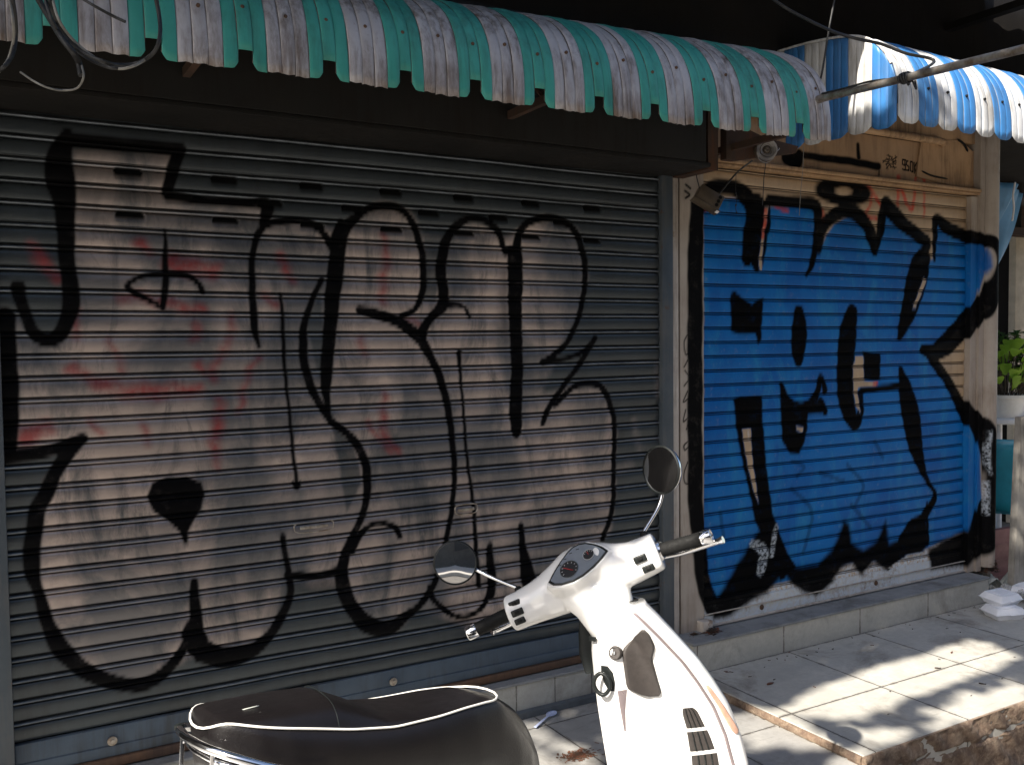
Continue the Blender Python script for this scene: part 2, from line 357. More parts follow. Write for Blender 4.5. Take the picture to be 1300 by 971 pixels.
def curtain(name, x0, x1, z0, n, pitch, profile, mat, parent, painter, dx=.004, slots=None, sag=0.0):
    xs = np.arange(x0, x1 + dx * .5, dx)
    zz, yy, gg, bb = [], [], [], []
    for k in range(n):
        jit = rng.uniform(-.0012, .0012)
        for (z, y, g) in profile[:-1] if k < n - 1 else profile: zz.append(z0 + k * pitch + z); yy.append(y + jit); gg.append(g); bb.append(1.0 if y < -.0050 else (.5 if y < -.0045 and z > .05 else 0))
    zz, yy, gg = np.array(zz), np.array(yy), np.array(gg)
    X, Z = np.meshgrid(xs, zz); Y = np.repeat(yy[:, None], len(xs), 1).copy()
    Y += .0024 * np.sin(X * 2.1 + Z * 3.0) + .0014 * np.sin(X * 7.3 + Z * 1.7) + .0012 * np.sin(X * 13 + Z * 5)
    for _ in range(26):      # shallow dents
        dx_, dz_, s_ = rng.uniform(x0, x1), rng.uniform(z0, z0 + n * pitch), rng.uniform(.02, .07); Y += rng.uniform(.001, .0045) * np.exp(-(((X - dx_) / s_) ** 2 + ((Z - dz_) / (s_ * .6)) ** 2))
    G = np.repeat(gg[:, None], len(xs), 1)
    sl = np.floor((Z - z0) / pitch + 1e-6); Zd = Z + .0014 * np.sin(X * 3.1 + sl * .35) + .0011 * np.sin(X * 1.7 - sl * .22) + .0004 * np.sin(X * 6.1 + sl * 1.9)
    paint = np.zeros(X.shape + (4,), np.float32); wear_glint = np.zeros(X.shape + (4,), np.float32)
    painter(X, Z, paint, wear_glint); wear_glint[..., 2] = np.maximum(wear_glint[..., 2], G); wear_glint[..., 1] = np.repeat(np.array(bb)[:, None], len(xs), 1)
    if slots is not None:
        for (sx, sz) in slots:
            ux, uz = (X - sx) / .051, (Z - sz) / .0135
            ins = np.clip((1.0 - np.maximum(np.abs(ux) ** 1.0 + .18 * np.abs(uz), np.abs(uz))) * 9, 0, 1)
            Y = Y + ins * .012; paint[..., 0] = np.maximum(paint[..., 0], ins); wear_glint[..., 2] = np.maximum(wear_glint[..., 2], ins)  # shallow recess; the dark of the hole is painted in black
    nr, nc = X.shape
    me = bpy.data.meshes.new(name); me.vertices.add(nr * nc)
    me.vertices.foreach_set('co', np.stack([X, Y, Zd], -1).reshape(-1).astype(np.float32))
    i = np.arange(nr * nc).reshape(nr, nc); q = np.stack([i[:-1, :-1], i[:-1, 1:], i[1:, 1:], i[1:, :-1]], -1).reshape(-1, 4)
    me.loops.add(q.size); me.loops.foreach_set('vertex_index', q.reshape(-1)); me.polygons.add(len(q))
    me.polygons.foreach_set('loop_start', np.arange(0, q.size, 4)); me.polygons.foreach_set('loop_total', np.full(len(q), 4))
    me.update(calc_edges=True)
    for nm, a in (('paint', paint), ('wear_glint', wear_glint)):
        at = me.attributes.new(nm, 'FLOAT_COLOR', 'POINT'); at.data.foreach_set('color', a.reshape(-1))
    finish(me, mat, True)
    o = link(name, me, parent)
    return o
def painted_grid_box(name, x0, x1, z0, z1, y, depth, mat, parent, painter, d=.006, yfun=None):
    """a sheet or post whose front carries the sprayed paint; real thickness behind it"""
    xs = np.linspace(x0, x1, max(2, int((x1 - x0) / d) + 1)); zs = np.linspace(z0, z1, max(2, int((z1 - z0) / d) + 1))
    X, Z = np.meshgrid(xs, zs); Y = np.full(X.shape, y) if yfun is None else yfun(X, Z)
    paint = np.zeros(X.shape + (4,), np.float32); wear_glint = np.zeros(X.shape + (4,), np.float32); painter(X, Z, paint, wear_glint)
    nr, nc = X.shape; V = np.stack([X, Y, Z], -1).reshape(-1, 3).tolist(); idx = lambda r, c: r * nc + c
    F = [(idx(r, c), idx(r, c + 1), idx(r + 1, c + 1), idx(r + 1, c)) for r in range(nr - 1) for c in range(nc - 1)]
    border = [idx(0, c) for c in range(nc)] + [idx(r, nc - 1) for r in range(1, nr)] + [idx(nr - 1, c) for c in range(nc - 2, -1, -1)] + [idx(r, 0) for r in range(nr - 2, 0, -1)]
    base = len(V); V += [(V[b][0], y + depth, V[b][2]) for b in border]; nb = len(border)
    F += [(border[k], base + k, base + (k + 1) % nb, border[(k + 1) % nb]) for k in range(nb)]
    me = bpy.data.meshes.new(name); me.from_pydata(V, [], F)
    for nm, a in (('paint', paint), ('wear_glint', wear_glint)):
        full = np.zeros((len(V), 4), np.float32); full[:nr * nc] = a.reshape(-1, 4); full[base:] = a.reshape(-1, 4)[border]
        at = me.attributes.new(nm, 'FLOAT_COLOR', 'POINT'); at.data.foreach_set('color', full.reshape(-1))
    finish(me, mat, yfun is not None)
    if yfun is not None: me.set_sharp_from_angle(angle=math.radians(50))
    return link(name, me, parent)

# ---- the left piece
L_INK = [
 [(90,176,9),(150,184,9),(228,189,8)], [(228,189,8),(219,215,8),(213,245,7)], [(213,247,6),(262,255,6),(345,259,5)],
 [(86,170,8),(75,205,16),(77,232,18),(82,270,12),(86,336,10),(90,375,11),(86,402,10),(77,425,9),(62,433,9),(45,425,8),(33,402,7),(25,382,8),(22,366,9)],
 [(5,405,14),(7,450,14),(8,500,14),(9,574,13)], [(0,580,10),(40,575,9),(80,566,8),(104,556,7)],
 [(102,557,7),(86,575,9),(70,600,9),(58,625,10),(47,645,10),(42,680,10),(41,720,10),(48,748,7),(54,770,8),(62,797,9),(78,825,11),(105,850,10),(135,863,10),(160,869,9),(182,868,9),(202,858,8),(224,836,7),(238,812,6)],
 [(245,738,5),(247,765,7),(250,795,9),(250,822,12)], [(250,820,14),(270,832,14),(290,834,14),(310,829,12),(330,818,9),(346,800,7),(360,775,6),(368,752,5),(368,735,5),(364,712,4),(358,680,4)],
 [(236,806,6),(244,790,6),(252,812,12)], [(366,729,6),(400,731,5),(433,722,6)],
 [(209,293,2),(209,330,4),(210,370,4.5),(207,390,4)], [(207,391,4),(187,380,4),(168,369,4),(163,361,4),(178,352,3.5),(205,349,4),(235,351,4),(251,361,4),(257,371,4)],
 [(329,440,2.5),(323,415,5),(320,380,5),(320,340,4.5),(324,308,4.5),(334,289,5),(352,282,5),(376,281,5),(396,285,5),(411,297,5),(419,312,6)], [(322,257,5),(338,262,9),(334,285,6)],
 [(433,283,6),(428,305,10),(427,330,11),(424,362,11),(420,400,10),(416,440,9),(414,480,8),(415,508,5),(418,536,3)],
 [(408,355,4),(397,380,4),(386,408,5),(384,432,6),(387,463,6),(398,497,6),(419,533,5),(446,557,6),(460,581,6),(466,612,6),(463,645,5),(451,670,5),(437,704,7),(434,735,10),(442,762,10),(458,785,11),(477,796,11),(498,793,10),(513,783,7),(532,768,5),(548,745,5),(557,718,4),(565,690,4),(571,660,4),(575,625,4),(577,588,4.5),(571,533,5),(560,484,6),(546,450,6),(529,424,8),(501,405,7),(475,397,7),(457,392,6)],
 [(356,373,2.5),(360,440,3),(367,530,2.5),(377,615,3)], [(372,612,2),(377,618,4),(381,612,2)],
 [(507,681,4),(501,670,4),(485,664,4),(468,667,4),(455,679,5),(445,697,6)],
 [(428,312,11),(438,290,8),(455,273,6),(476,263,5),(500,263,5),(517,275,5),(529,297,5),(537,330,5),(536,368,5),(527,391,4),(508,402,4)],
 [(640,322,4),(632,296,5),(614,280,5),(592,279,5),(575,290,6),(564,311,7),(560,345,8),(563,375,8),(561,388,8),(548,402,6),(539,415,7),(535,430,8)], [(563,386,5),(580,386,3.5),(590,391,3),(595,402,2.5)],
 [(642,318,4),(652,330,11),(654,400,10),(656,470,9),(655,520,10),(655,545,8),(655,552,4)],
 [(655,335,9),(657,304,6),(667,285,5),(688,276,5),(712,279,5),(729,294,5),(739,320,5),(743,353,4.5),(734,401,4),(720,434,4),(703,451,4),(687,460,3.5)],
 [(688,461,3.5),(722,454,3.5),(742,445,3.5),(755,429,4),(737,460,4),(716,488,4),(699,515,4.5),(689,537,4)],
 [(704,515,4),(725,493,4),(747,486,4.5),(764,492,5),(775,515,4.5),(780,543,4),(779,595,4),(776,650,4),(765,685,4)],
 [(660,667,4),(662,690,5),(666,712,8),(672,740,12),(680,765,12)], [(622,692,4),(622,712,6),(624,735,7),(622,755,6)],
 [(583,447,4),(585,480,2.5),(591,560,2.5),(601,650,3),(607,742,4)],
 [(545,745,5),(550,762,4),(572,779,4),(592,782,4),(612,769,4),(621,745,4)],
]
L_DROP = [[(187,630),(192,612),(210,604),(235,603),(254,610),(260,625),(255,645),(245,664),(240,674),(238,690),(233,690),(229,675),(213,660),(195,650)],
          [(236,812),(250,790),(262,812),(262,845),(248,842)]]
L_FILL = [[(95,190),(215,192),(212,250),(300,258),(330,258),(345,280),(400,282),(430,290),(455,268),(482,258),(520,270),(535,300),(560,305),(592,277),(640,300),(660,290),(690,274),(732,290),(745,350),(735,400),(702,452),(690,500),(726,488),(766,490),(782,543),(781,620),(772,680),(740,700),(705,735),(690,765),(650,790),(610,800),(560,785),(530,770),(500,800),(455,790),(432,740),(395,745),(365,740),(345,800),(300,830),(245,830),(182,870),(110,855),(60,795),(42,720),(45,650),(60,610),(95,565),(0,585),(0,410),(20,400),(45,430),(70,440),(86,400),(90,330),(85,240)],]
L_GAP = [[(539,302),(560,305),(553,384),(537,384)], [(388,410),(407,372),(412,470),(405,480)], [(420,540),(446,560),(460,610),(440,650),(432,600)]]
L_RED = [[(40,318,7),(52,335,10),(68,352,6)], [(30,548,14),(55,545,10)], [(140,430,3),(152,465,4)], [(275,505,6),(276,560,7),(274,590,4)], [(180,312,8),(190,320,5)], [(220,330,12),(270,345,10)], [(90,470,7),(130,485,9),(200,500,10),(250,495,8)], [(295,405,4),(285,440,5),(270,475,6)],
         [(245,410,5),(248,425,6)], [(185,540,5),(187,560,3)], [(117,535,4),(125,548,5)], [(358,325,7),(367,350,6)], [(340,375,5),(352,385,4)], [(255,462,6),(262,470,5)], [(487,300,4),(489,380,6)], [(460,430,4),(464,450,3)], [(485,500,4),(492,560,6),(505,570,5)], [(470,540,3),(495,575,4)], [(511,408,4),(530,412,5)], [(325,460,4),(300,520,3)], [(150,380,5),(210,385,8),(255,390,6)], [(100,395,4),(96,430,4)]]
L_SOFT = [[(395,742,9),(425,738,10)], [(560,770,10),(590,790,9)], [(690,760,14),(735,740,12)], [(640,345,5),(640,420,6)]]
def paint_left(X, Z, P, Wr):
    Xw, Zw = wobble(X, Z, .0022)
    f = poly_mask(*wobble(X, Z, .006, 11), L_FILL, .02) * (1 - .85 * poly_mask(Xw, Zw, L_GAP, .008))
    P[..., 1] = f * (.86 + .14 * np.sin(X * 3 + Z * 7) ** 2)
    P[..., 0] = np.maximum(np.maximum(stroke_mask(Xw, Zw, L_INK, .0055), poly_mask(Xw, Zw, L_DROP, .006)), .55 * stroke_mask(Xw, Zw, L_SOFT, .04))
    P[..., 2] = .85 * stroke_mask(*wobble(X, Z, .010, 23), L_RED, .022)
    # faint silver over-spray right of the letters
    P[..., 1] = np.maximum(P[..., 1], .45 * stroke_mask(Xw, Zw, [[(805,535,4),(810,560,5),(815,570,6)], [(800,590,7),(770,600,4)], [(832,460,3),(835,500,4)], [(405,738,8),(440,700,5)]], .02))

# ---- the right (blue) piece
B_INK = [
 [(883,262,9),(881,300,10),(880,380,10),(880,470,10),(880,560,10),(881,640,10),(886,690,10),(892,740,10),(902,768,11)],
 [(886,262,9),(903,240,8),(930,240,8),(947,250,10),(955,270,9),(951,300,8),(948,330,7)],
 [(960,262,13),(961,300,14),(960,326,11),(960,340,5)], [(972,262,6),(971,290,7)],
 [(976,254,6),(1005,257,6),(1036,262,7),(1037,295,5),(1031,335,4),(1024,350,2)],
 [(1038,318,5),(1045,288,7),(1058,274,7),(1072,268,8),(1088,273,8),(1100,287,8),(1107,305,7),(1110,322,3)],
 [(1111,322,3),(1117,290,6),(1123,258,6),(1130,267,9),(1147,285,8),(1166,300,7),(1177,309,6),(1172,322,6),(1162,334,8)],
 [(1172,328,11),(1164,352,16),(1156,385,13),(1148,408,9),(1142,428,4)],
 [(1186,330,2),(1186,300,4),(1187,278,5),(1200,288,7),(1222,300,7),(1243,309,6),(1251,330,8),(1250,352,10),(1240,383,10),(1224,410,12),(1205,434,12),(1186,447,9),(1171,443,5)],
 [(1175,447,4),(1190,465,6),(1207,490,6),(1222,520,8),(1237,548,11),(1246,590,12),(1246,640,12),(1244,672,12),(1230,690,12)],
 [(1013,396,7),(1014,420,11),(1013,442,10),(1012,458,6)],
 [(1082,396,8),(1076,425,13),(1073,465,12),(1074,508,12),(1084,538,7),(1092,522,5),(1094,496,4),(1116,492,3),(1142,490,3.5)],
 [(1144,470,4),(1150,500,11),(1157,532,13),(1162,565,11),(1169,592,6),(1177,612,3),(1186,626,3),(1182,640,5),(1170,658,6),(1156,672,10),(1142,700,10)],
 [(991,489,3),(999,510,6),(1015,520,8),(1033,505,5),(1041,478,3.5),(1046,495,4)], [(1040,509,5),(1046,521,4)],
 [(1176,640,2),(1176,690,3)], [(1012,196,3.5),(1060,203,4),(1114,211,4)], [(1088,184,2.5),(1089,200,3)], [(998,200,8),(1010,205,8),(1014,196,5)], [(1115,212,1),(1115,222,1)], [(982,190,3),(1000,196,4)],
 [(1253,335,3),(1262,337,3),(1262,352,3),(1261,400,4)], [(1240,645,12),(1232,680,12)],
]
B_INKP = [
 [(927,372),(932,369),(942,378),(955,386),(969,378),(968,400),(966,432),(962,438),(958,424),(936,424),(927,420)],
 [(1095,446),(1118,449),(1117,482),(1096,481)],
 [(990,505),(1005,512),(1020,512),(1040,506),(1047,523),(1025,526),(1024,545),(1020,562),(1013,577),(1002,576),(992,560)],
 [(930,508),(940,503),(968,502),(967,530),(972,580),(980,650),(1000,700),(1012,720),(990,738),(975,700),(958,660),(945,600),(933,540)],
 [(903,788),(898,765),(912,755),(935,715),(965,672),(985,690),(1010,719),(1038,716),(1056,697),(1071,660),(1077,664),(1081,688),(1095,698),(1114,686),(1124,660),(1129,690),(1150,680),(1175,645),(1177,692),(1172,700),(1155,732),(1147,708),(1138,725),(1128,729),(1118,722),(1108,714),(1092,731),(1080,716),(1068,722),(1056,740),(1035,756),(1018,752),(1005,742),(995,728),(975,752),(950,764),(925,782)],
 [(1176,697),(1222,672),(1240,640),(1253,600),(1258,660),(1246,692),(1232,706),(1222,718),(1180,724)],
]
B_HALO = (1071, 243)
B_FILL = [[(892,250),(958,254),(958,262),(1034,262),(1038,320),(1058,285),(1080,272),(1104,292),(1112,318),(1122,260),(1140,280),(1178,310),(1163,335),(1184,330),(1186,280),(1240,310),(1242,340),(1226,400),(1205,432),(1175,446),(1195,470),(1222,520),(1234,560),(1237,668),(1177,696),(1150,715),(1090,712),(1010,735),(905,762),(892,700)]]
B_SLIT = [[(941,545),(952,543),(955,580),(960,620),(962,640),(955,620),(946,575)], [(1083,460),(1089,463),(1089,500),(1092,525),(1086,515),(1083,490)], [(1085,452),(1095,452),(1097,483),(1112,484),(1111,490),(1090,492),(1083,490)], [(1010,541),(1019,541),(1018,549),(1010,548)],
          [(970,262),(975,262),(971,290),(966,345),(962,340),(967,300)], [(1172,352),(1176,356),(1162,392),(1158,392)], [(1122,727),(1150,705),(1174,698),(1174,712),(1150,740),(1128,748)], [(1050,745),(1080,730),(1105,735),(1100,750),(1040,765)]]
B_RED = [[(1043,268,5),(1048,285,4)], [(970,268,5),(968,300,4)], [(1096,228,3),(1112,250,3),(1122,272,2.5)], [(1107,245,3),(1104,262,2.5),(1098,275,3),(1112,277,3)], [(1140,226,4),(1139,262,2.5)], [(1140,232,3),(1152,262,3),(1158,264,3),(1162,228,2.5)], [(1172,222,6),(1173,228,3),(1172,275,2)], [(1109,486,3),(1112,486,3)], [(984,262,2),(1000,268,3)], [(885,256,6),(895,262,6)]]
B_FAINT = [[(1005,586,2),(1020,592,2.5),(1012,605,2.5)], [(1040,600,3),(1070,610,3)], [(1075,590,3),(1095,615,3),(1085,640,3)], [(1005,620,3),(1030,650,3),(1020,700,3)], [(915,650,3),(918,680,3)], [(1080,640,3),(1105,670,3)], [(1110,560,3),(1120,580,3)]]
B_CHALK = [[(1240,545,1.5),(1238,575,2),(1240,600,1.5)], [(1238,610,2),(1237,650,2)], [(955,690,5),(970,700,8),(965,725,7)], [(985,670,4),(980,705,4)], [(948,545,1),(951,560,1)], [(1120,728,1),(1135,730,1)]]
TAG = [[(870,425,1),(866,435,1),(868,450,1),(873,448,1),(870,458,1),(866,466,1)], [(867,470,1),(872,480,1),(866,490,1)], [(871,495,1),(865,510,1),(872,505,1)], [(868,520,1),(865,535,1),(872,530,1),(869,545,1)], [(871,560,1),(866,565,1.2),(867,571,1),(872,566,1)], [(871,585,1),(866,600,1),(867,612,1),(873,614,1)], [(868,235,1.5),(874,240,1.5)], [(867,243,1.5),(873,248,1.5),(868,252,1.5)]]
def halo(X, Z):
    cx, cz, s = on_wall(*B_HALO); ex, ez = (X - cx) / (29 * s * 1.18), (Z - cz) / (12 * s)
    d = np.abs(np.hypot(ex, ez) - 1) * 12 * s - 6.5 * s
    return np.clip(.5 - d / .012, 0, 1)
def stencils(X, Z):
    out = np.zeros(X.shape, np.float32)
    st = []
    for k in range(11):
        a = k * 2 * PI / 11 + .2; r = 10 if k % 2 else 7
        st.append([(1130 + 2.5 * math.cos(a), 206 + 2.5 * math.sin(a), .8), (1130 + r * math.cos(a + .25), 206 + r * math.sin(a + .25), 1.0)])
        st.append([(1130 + r * math.cos(a), 206 + r * math.sin(a), .7), (1130 + (r - 3) * math.cos(a + .5), 206 + (r - 3) * math.sin(a + .5), .8)])
    ox, oy = 1145, 203
    for L in ([(4,0),(0,0),(0,6),(3,7),(3,0),(4,13),(0,12)], [(7,1),(5,1),(5,6),(8,8),(8,13),(5,13)], [(10,1),(10,13),(13,14),(13,2),(10,1)], [(15,2),(15,15)], [(18,2),(15,8),(18,15)]):
        st.append([(ox + a, oy + b + .12 * a, 1.15) for a, b in L])
    for s in st:
        s = W(s)
        for p, q in zip(s[:-1], s[1:]):
            px, pz = X - p[0], Z - p[1]; dx, dz = q[0] - p[0], q[1] - p[1]; t = np.clip((px * dx + pz * dz) / (dx * dx + dz * dz + 1e-9), 0, 1)
            out = np.maximum(out, np.clip(.5 - (np.hypot(px - t * dx, pz - t * dz) - p[2]) / .003, 0, 1))
    return out
def paint_right(X, Z, P, Wr):
    Xw, Zw = wobble(X, Z, .0025)
    slit = poly_mask(Xw, Zw, B_SLIT, .005)
    P[..., 1] = poly_mask(Xw, Zw, B_FILL, .010) * (1 - slit)
    ink = np.maximum(np.maximum(stroke_mask(Xw, Zw, B_INK, .0075, 1.28), np.maximum(poly_mask(Xw, Zw, B_INKP[:4], .008), poly_mask(Xw, Zw, B_INKP[4:], .020))), halo(Xw, Zw))
    P[..., 0] = ink * (1 - slit)
    P[..., 0] = np.maximum(P[..., 0], .42 * stroke_mask(Xw, Zw, B_FAINT, .006))
    P[..., 0] = np.maximum(P[..., 0], stroke_mask(X, Z, TAG, .0035))
    P[..., 2] = stroke_mask(Xw, Zw, B_RED, .008)
    low = np.clip((.37 - Z) / .05, 0, 1) * (1 - P[..., 1]) * (1 - P[..., 0]) * (X > 3.036) * (X < 5.095)
    Wr[..., 0] = np.maximum(.75 * stroke_mask(Xw, Zw, B_CHALK, .006), .95 * low)
def paint_header(X, Z, P, Wr):
    paint_right(X, Z, P, Wr); P[..., 0] = np.maximum(P[..., 0], stencils(X, Z))

INK = (.0035, .0035, .004)
M['curtain_left'] = paint_material('grey_green_slats', (.052, .062, .068), (.038, .046, .053), .33, .4, (.45, .37, .335), (.165, .158, .162), (.085, .090, .098), INK, (.26, .03, .035), dirt=(.03, .03, .03), fill_rough=.44, fill_metal=.72)
M['curtain_right'] = paint_material('tan_slats', (.44, .31, .19), (.37, .26, .16), .42, .0, (.002, .090, .32), (.003, .125, .39), (.012, .165, .38), INK, (.50, .045, .015), dirt=(.12, .08, .05), dirt_amt=.4, fill_rough=.45, bead=(.20, .16, .10), bead_amt=.38, fill_spec=.3)
M['white_rail'] = paint_material('white_bottom_rail', (.58, .58, .56), (.46, .45, .43), .5, 0, (.002, .090, .32), (.003, .125, .39), (.012, .165, .38), INK, (.50, .045, .015), dirt=(.16, .08, .04), dirt_amt=.8)
M['post_paint'] = paint_material('dirty_cream_post', (.40, .345, .29), (.31, .26, .22), .55, 0, (.002, .090, .32), (.003, .125, .39), (.012, .165, .38), INK, (.50, .045, .015), dirt=(.15, .10, .065), dirt_amt=.7)
M['header_paint'] = paint_material('tan_header_sheet', (.40, .25, .135), (.32, .195, .105), .6, 0, (.002, .090, .32), (.003, .125, .39), (.012, .165, .38), INK, (.50, .045, .015), dirt=(.12, .075, .045), dirt_amt=.8)

# ================================================================== THE SHUTTERS
PITCH = .07137
prof_l = [(0,.0,.0),(.003,-.0012,0),(.012,-.0032,0),(.026,-.0042,0),(.038,-.0034,0),(.0455,-.0014,0),(.0485,.0010,.1),(.0495,.0080,1),(.0513,.0085,1),(.0526,.0005,.1),(.0548,-.0052,0),(.0580,-.0078,0),(.0612,-.0056,0),(.0634,-.0005,.1),(.0646,.0080,1),(.0682,.0085,1),(.0703,.0010,.3),(.07137,.0,.0)]
t = empty('roller_shutter', (1.41, 0, .06), 'wide grey roller shutter with pale silver letters outlined in black and black vent slots', 'roller shutter')
def P(o): o.matrix_parent_inverse = Matrix.Translation(-Vector(o.parent.location)) if False else o.matrix_parent_inverse; return o
# parts are modelled in world coordinates: keep thing empties' transform out of them
def world_parent(objs, root):
    inv = (Matrix.Translation(root.location) @ root.rotation_euler.to_matrix().to_4x4()).inverted()
    for o in objs: o.parent = root; o.matrix_parent_inverse = inv
def adopt(root, *objs): world_parent(objs, root); return objs
slots = [(.457 + .3215 * k * 1.0 * 1.0, 2.096) for k in range(7)] + [(.621 + .3215 * k, 2.0225) for k in range(6)] + [(.459 + .3215 * k, 1.949) for k in range(7)]
slots = [(x, z) for x, z in slots if x < 2.6]
c1 = curtain('slat_curtain', .056, 2.766, .196, 29, PITCH, prof_l, M['curtain_left'], None, paint_left, .0042, slots)
b = MB(); b.box(.056, 2.766, -.012, .012, .088, .192, .003)
b.box(.056, 2.766, -.018, .010, .090, .128, .003); r1 = b.build('bottom_rail', M['rail_blue'], auto=40)
b = MB(); b.box(.060, 2.764, -.030, .004, .058, .0885, .002); r2 = b.build('rust_strip', M['rust_strip'], auto=40)
b = MB(); b.box(-.10, .0555, -.028, .03, -.08, 2.30, .004); g1 = b.build('guide_rail', M['grey_rail'], auto=40)
b = MB(); b.box(2.7665, 2.832, -.030, .03, -.03, 2.285, .004); g2 = b.build('guide_rail', M['grey_rail'], auto=40)
bl = []
for x in (.35, 1.39, 2.45):
    b = MB(); b.lathe([(.016, 0), (.016, .004), (.007, .006), (.0065, .010), (0, .010)], (x, -.0185, .145 if x != 1.39 else .147), (0, -1, 0), 20); bl.append(b.build('rail_bolt', M['steel'], auto=30))
# pull handle: recessed oval plate with a bar
def pull(xc, zc, w, nm='pull_handle'):
    b = MB(); n = 24
    o_ = [(xc + (w / 2) * math.copysign(min(1, abs(math.cos(a)) ** .5), math.cos(a)), zc + .021 * math.copysign(abs(math.sin(a)) ** .6, math.sin(a))) for a in [2 * PI * k / n for k in range(n)]]
    b.tube([(x, -.0065, z) for x, z in o_], .0028, 6, closed=True)
    b.box(xc - w * .36, xc + w * .36, -.010, -.004, zc - .008, zc + .006, .003)
    return b.build(nm, M['steel'], auto=40)
h1 = pull(1.082, .806, .155); h2 = pull(1.735, .806, .105, 'lock_plate')
adopt(t, c1, r1, r2, g1, g2, h1, h2, *bl)
# roller box above
t = empty('roller_box', (1.4, -.15, 2.27), 'long dark brown steel box over the wide grey shutter, under the green awning', 'roller box')
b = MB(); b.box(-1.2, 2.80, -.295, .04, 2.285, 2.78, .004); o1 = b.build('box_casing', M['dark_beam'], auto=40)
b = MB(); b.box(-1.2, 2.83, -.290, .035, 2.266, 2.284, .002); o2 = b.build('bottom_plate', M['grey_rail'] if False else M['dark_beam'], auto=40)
b = MB(); b.prism([(-.26, 2.262), (-.10, 2.262), (-.02, 2.262), (-.02, 2.62), (-.26, 2.62)], 2.84, 2.90, plane='yz'); o3 = b.build('end_bracket', M['bracket'], auto=40)
adopt(t, o1, o2, o3)

# right shutter
prof_r = [(0,.0,.5),(.002,-.0010,0),(.012,-.0030,0),(.028,-.0036,0),(.044,-.0030,0),(.0535,-.0012,0),(.0560,.0006,.4),(.0570,.0085,1),(.0590,.0085,1),(.0602,-.0004,.4),(.0622,-.0036,0),(.0645,-.0020,.3),(.0655,.0085,1),(.0690,.0085,1),(.0698,.0040,.8),(.0700,.0,.5)]
t = empty('roller_shutter', (4.07, 0, .09), 'tan roller shutter sprayed with bright blue letters edged in thick black', 'roller shutter')
c1 = curtain('slat_curtain', 3.035, 5.096, .160, 31, .0702, prof_r, M['curtain_right'], None, paint_right, .0046)
r1 = painted_grid_box('bottom_rail', 3.035, 5.096, .098, .1945, -.010, .024, M['white_rail'], None, paint_right, .007)
b = MB(); b.box(3.035, 5.096, -.022, .012, .088, .0975, .002)
b.box(3.035, 5.096, -.020, -.0105, .150, .154, .001); r2 = b.build('rail_lip', M['white_post'], auto=40)
bl = []
for x in (3.423, 4.301):
    b = MB(); b.lathe([(.014, 0), (.014, .003), (.008, .005), (0, .005)], (x, -.0105, .130), (0, -1, 0), 16); bl.append(b.build('rail_bolt', M['rust_strip'], auto=30))
g2 = painted_grid_box('guide_rail', 5.0975, 5.158, .085, 2.33, -.034, .05, M['post_paint'], None, paint_right, .008)
b = MB(); b.box(3.0, 5.16, -.05, .02, 2.338, 2.350, .003); b.box(3.0, 5.16, -.060, .02, 2.352, 2.372, .006); hb = b.build('head_rail', M['tan_wall'], auto=40)
adopt(t, c1, r1, r2, g2, hb, *bl)
# frame round it
t = empty('door_post', (2.95, 0, .06), 'white painted post between the grey shutter and the blue painted shutter', 'post')
o1 = painted_grid_box('post_face', 2.886, 3.033, .075, 2.345, -.014, .09, M['post_paint'], None, paint_right, .006)
b = MB(); b.box(2.834, 2.872, -.020, .06, .03, 2.262, .003); o2 = b.build('edge_strip', M['white_post'], auto=40)
b = MB(); b.box(2.872, 2.886, .02, .06, .03, 2.262); o3 = b.build('joint_gap', M['black_rubber'])
b = MB(); b.box(2.985, 3.050, -.060, -.0145, .078, .135, .004); o4 = b.build('foot_block', M['white_post'], auto=40)
adopt(t, o1, o2, o3, o4)
t = empty('door_post', (5.2, 0, .06), 'narrow cream post on the right edge of the blue painted shutter', 'post')
o1 = painted_grid_box('post_face', 5.1595, 5.205, .085, 2.75, -.050, .12, M['post_paint'], None, paint_right, .008)
adopt(t, o1)
t = empty('drain_pipe', (5.29, -.06, .06), 'round cream drain pipe with black spray beside the blue painted shutter', 'pipe')
def pipe_y(X, Z): return -.055 - np.sqrt(np.maximum(0, .046 ** 2 - (X - 5.253) ** 2))
o1 = painted_grid_box('pipe', 5.2075, 5.2985, .11, 2.95, -.055, .05, M['post_paint'], None, paint_right, .0075, pipe_y)
adopt(t, o1)
t = empty('corner_post', (5.4, 0, -.06), 'flat pale post at the right corner of the shopfront behind the drain pipe', 'post')
o1 = painted_grid_box('post_face', 5.3005, 5.335, -.06, 2.62, -.030, .12, M['post_paint'], None, paint_right, .010)
adopt(t, o1)
# tan header sheet with stencils
t = empty('header_panel', (4.1, 0, 2.36), 'tan sheet panel with black stencils above the blue painted shutter', 'panel')
o1 = painted_grid_box('sheet', 2.886, 5.164, 2.374, 2.605, -.004, .05, M['header_paint'], None, paint_header, .005)
b = MB(); b.tube(curve([(2.9, -.030, 2.625), (3.6, -.032, 2.622), (4.55, -.034, 2.621), (4.80, -.036, 2.620), (4.83, -.040, 2.600)], 6), .021, 12); o2 = b.build('top_pipe', M['tan_wall'], auto=40)
b = MB(); b.box(2.886, 5.164, -.010, .05, 2.645, 2.80, .002); o3 = b.build('upper_sheet', M['tan_wall'], auto=40)
b = MB(); b.prism([(4.62, 2.41), (5.10, 2.372), (5.13, 2.60), (5.02, 2.655), (4.90, 2.64), (4.66, 2.615)], -.014, -.006); o4 = b.build('patch_sheet', M['tan_wall'], auto=40)
b = MB(); b.tube(curve([(4.66, -.017, 2.445), (4.75, -.019, 2.425), (4.90, -.017, 2.418)], 5), [.001] + [.005] * 9 + [.001], 6); o6 = b.build('crack', M['black_rubber'], auto=40)
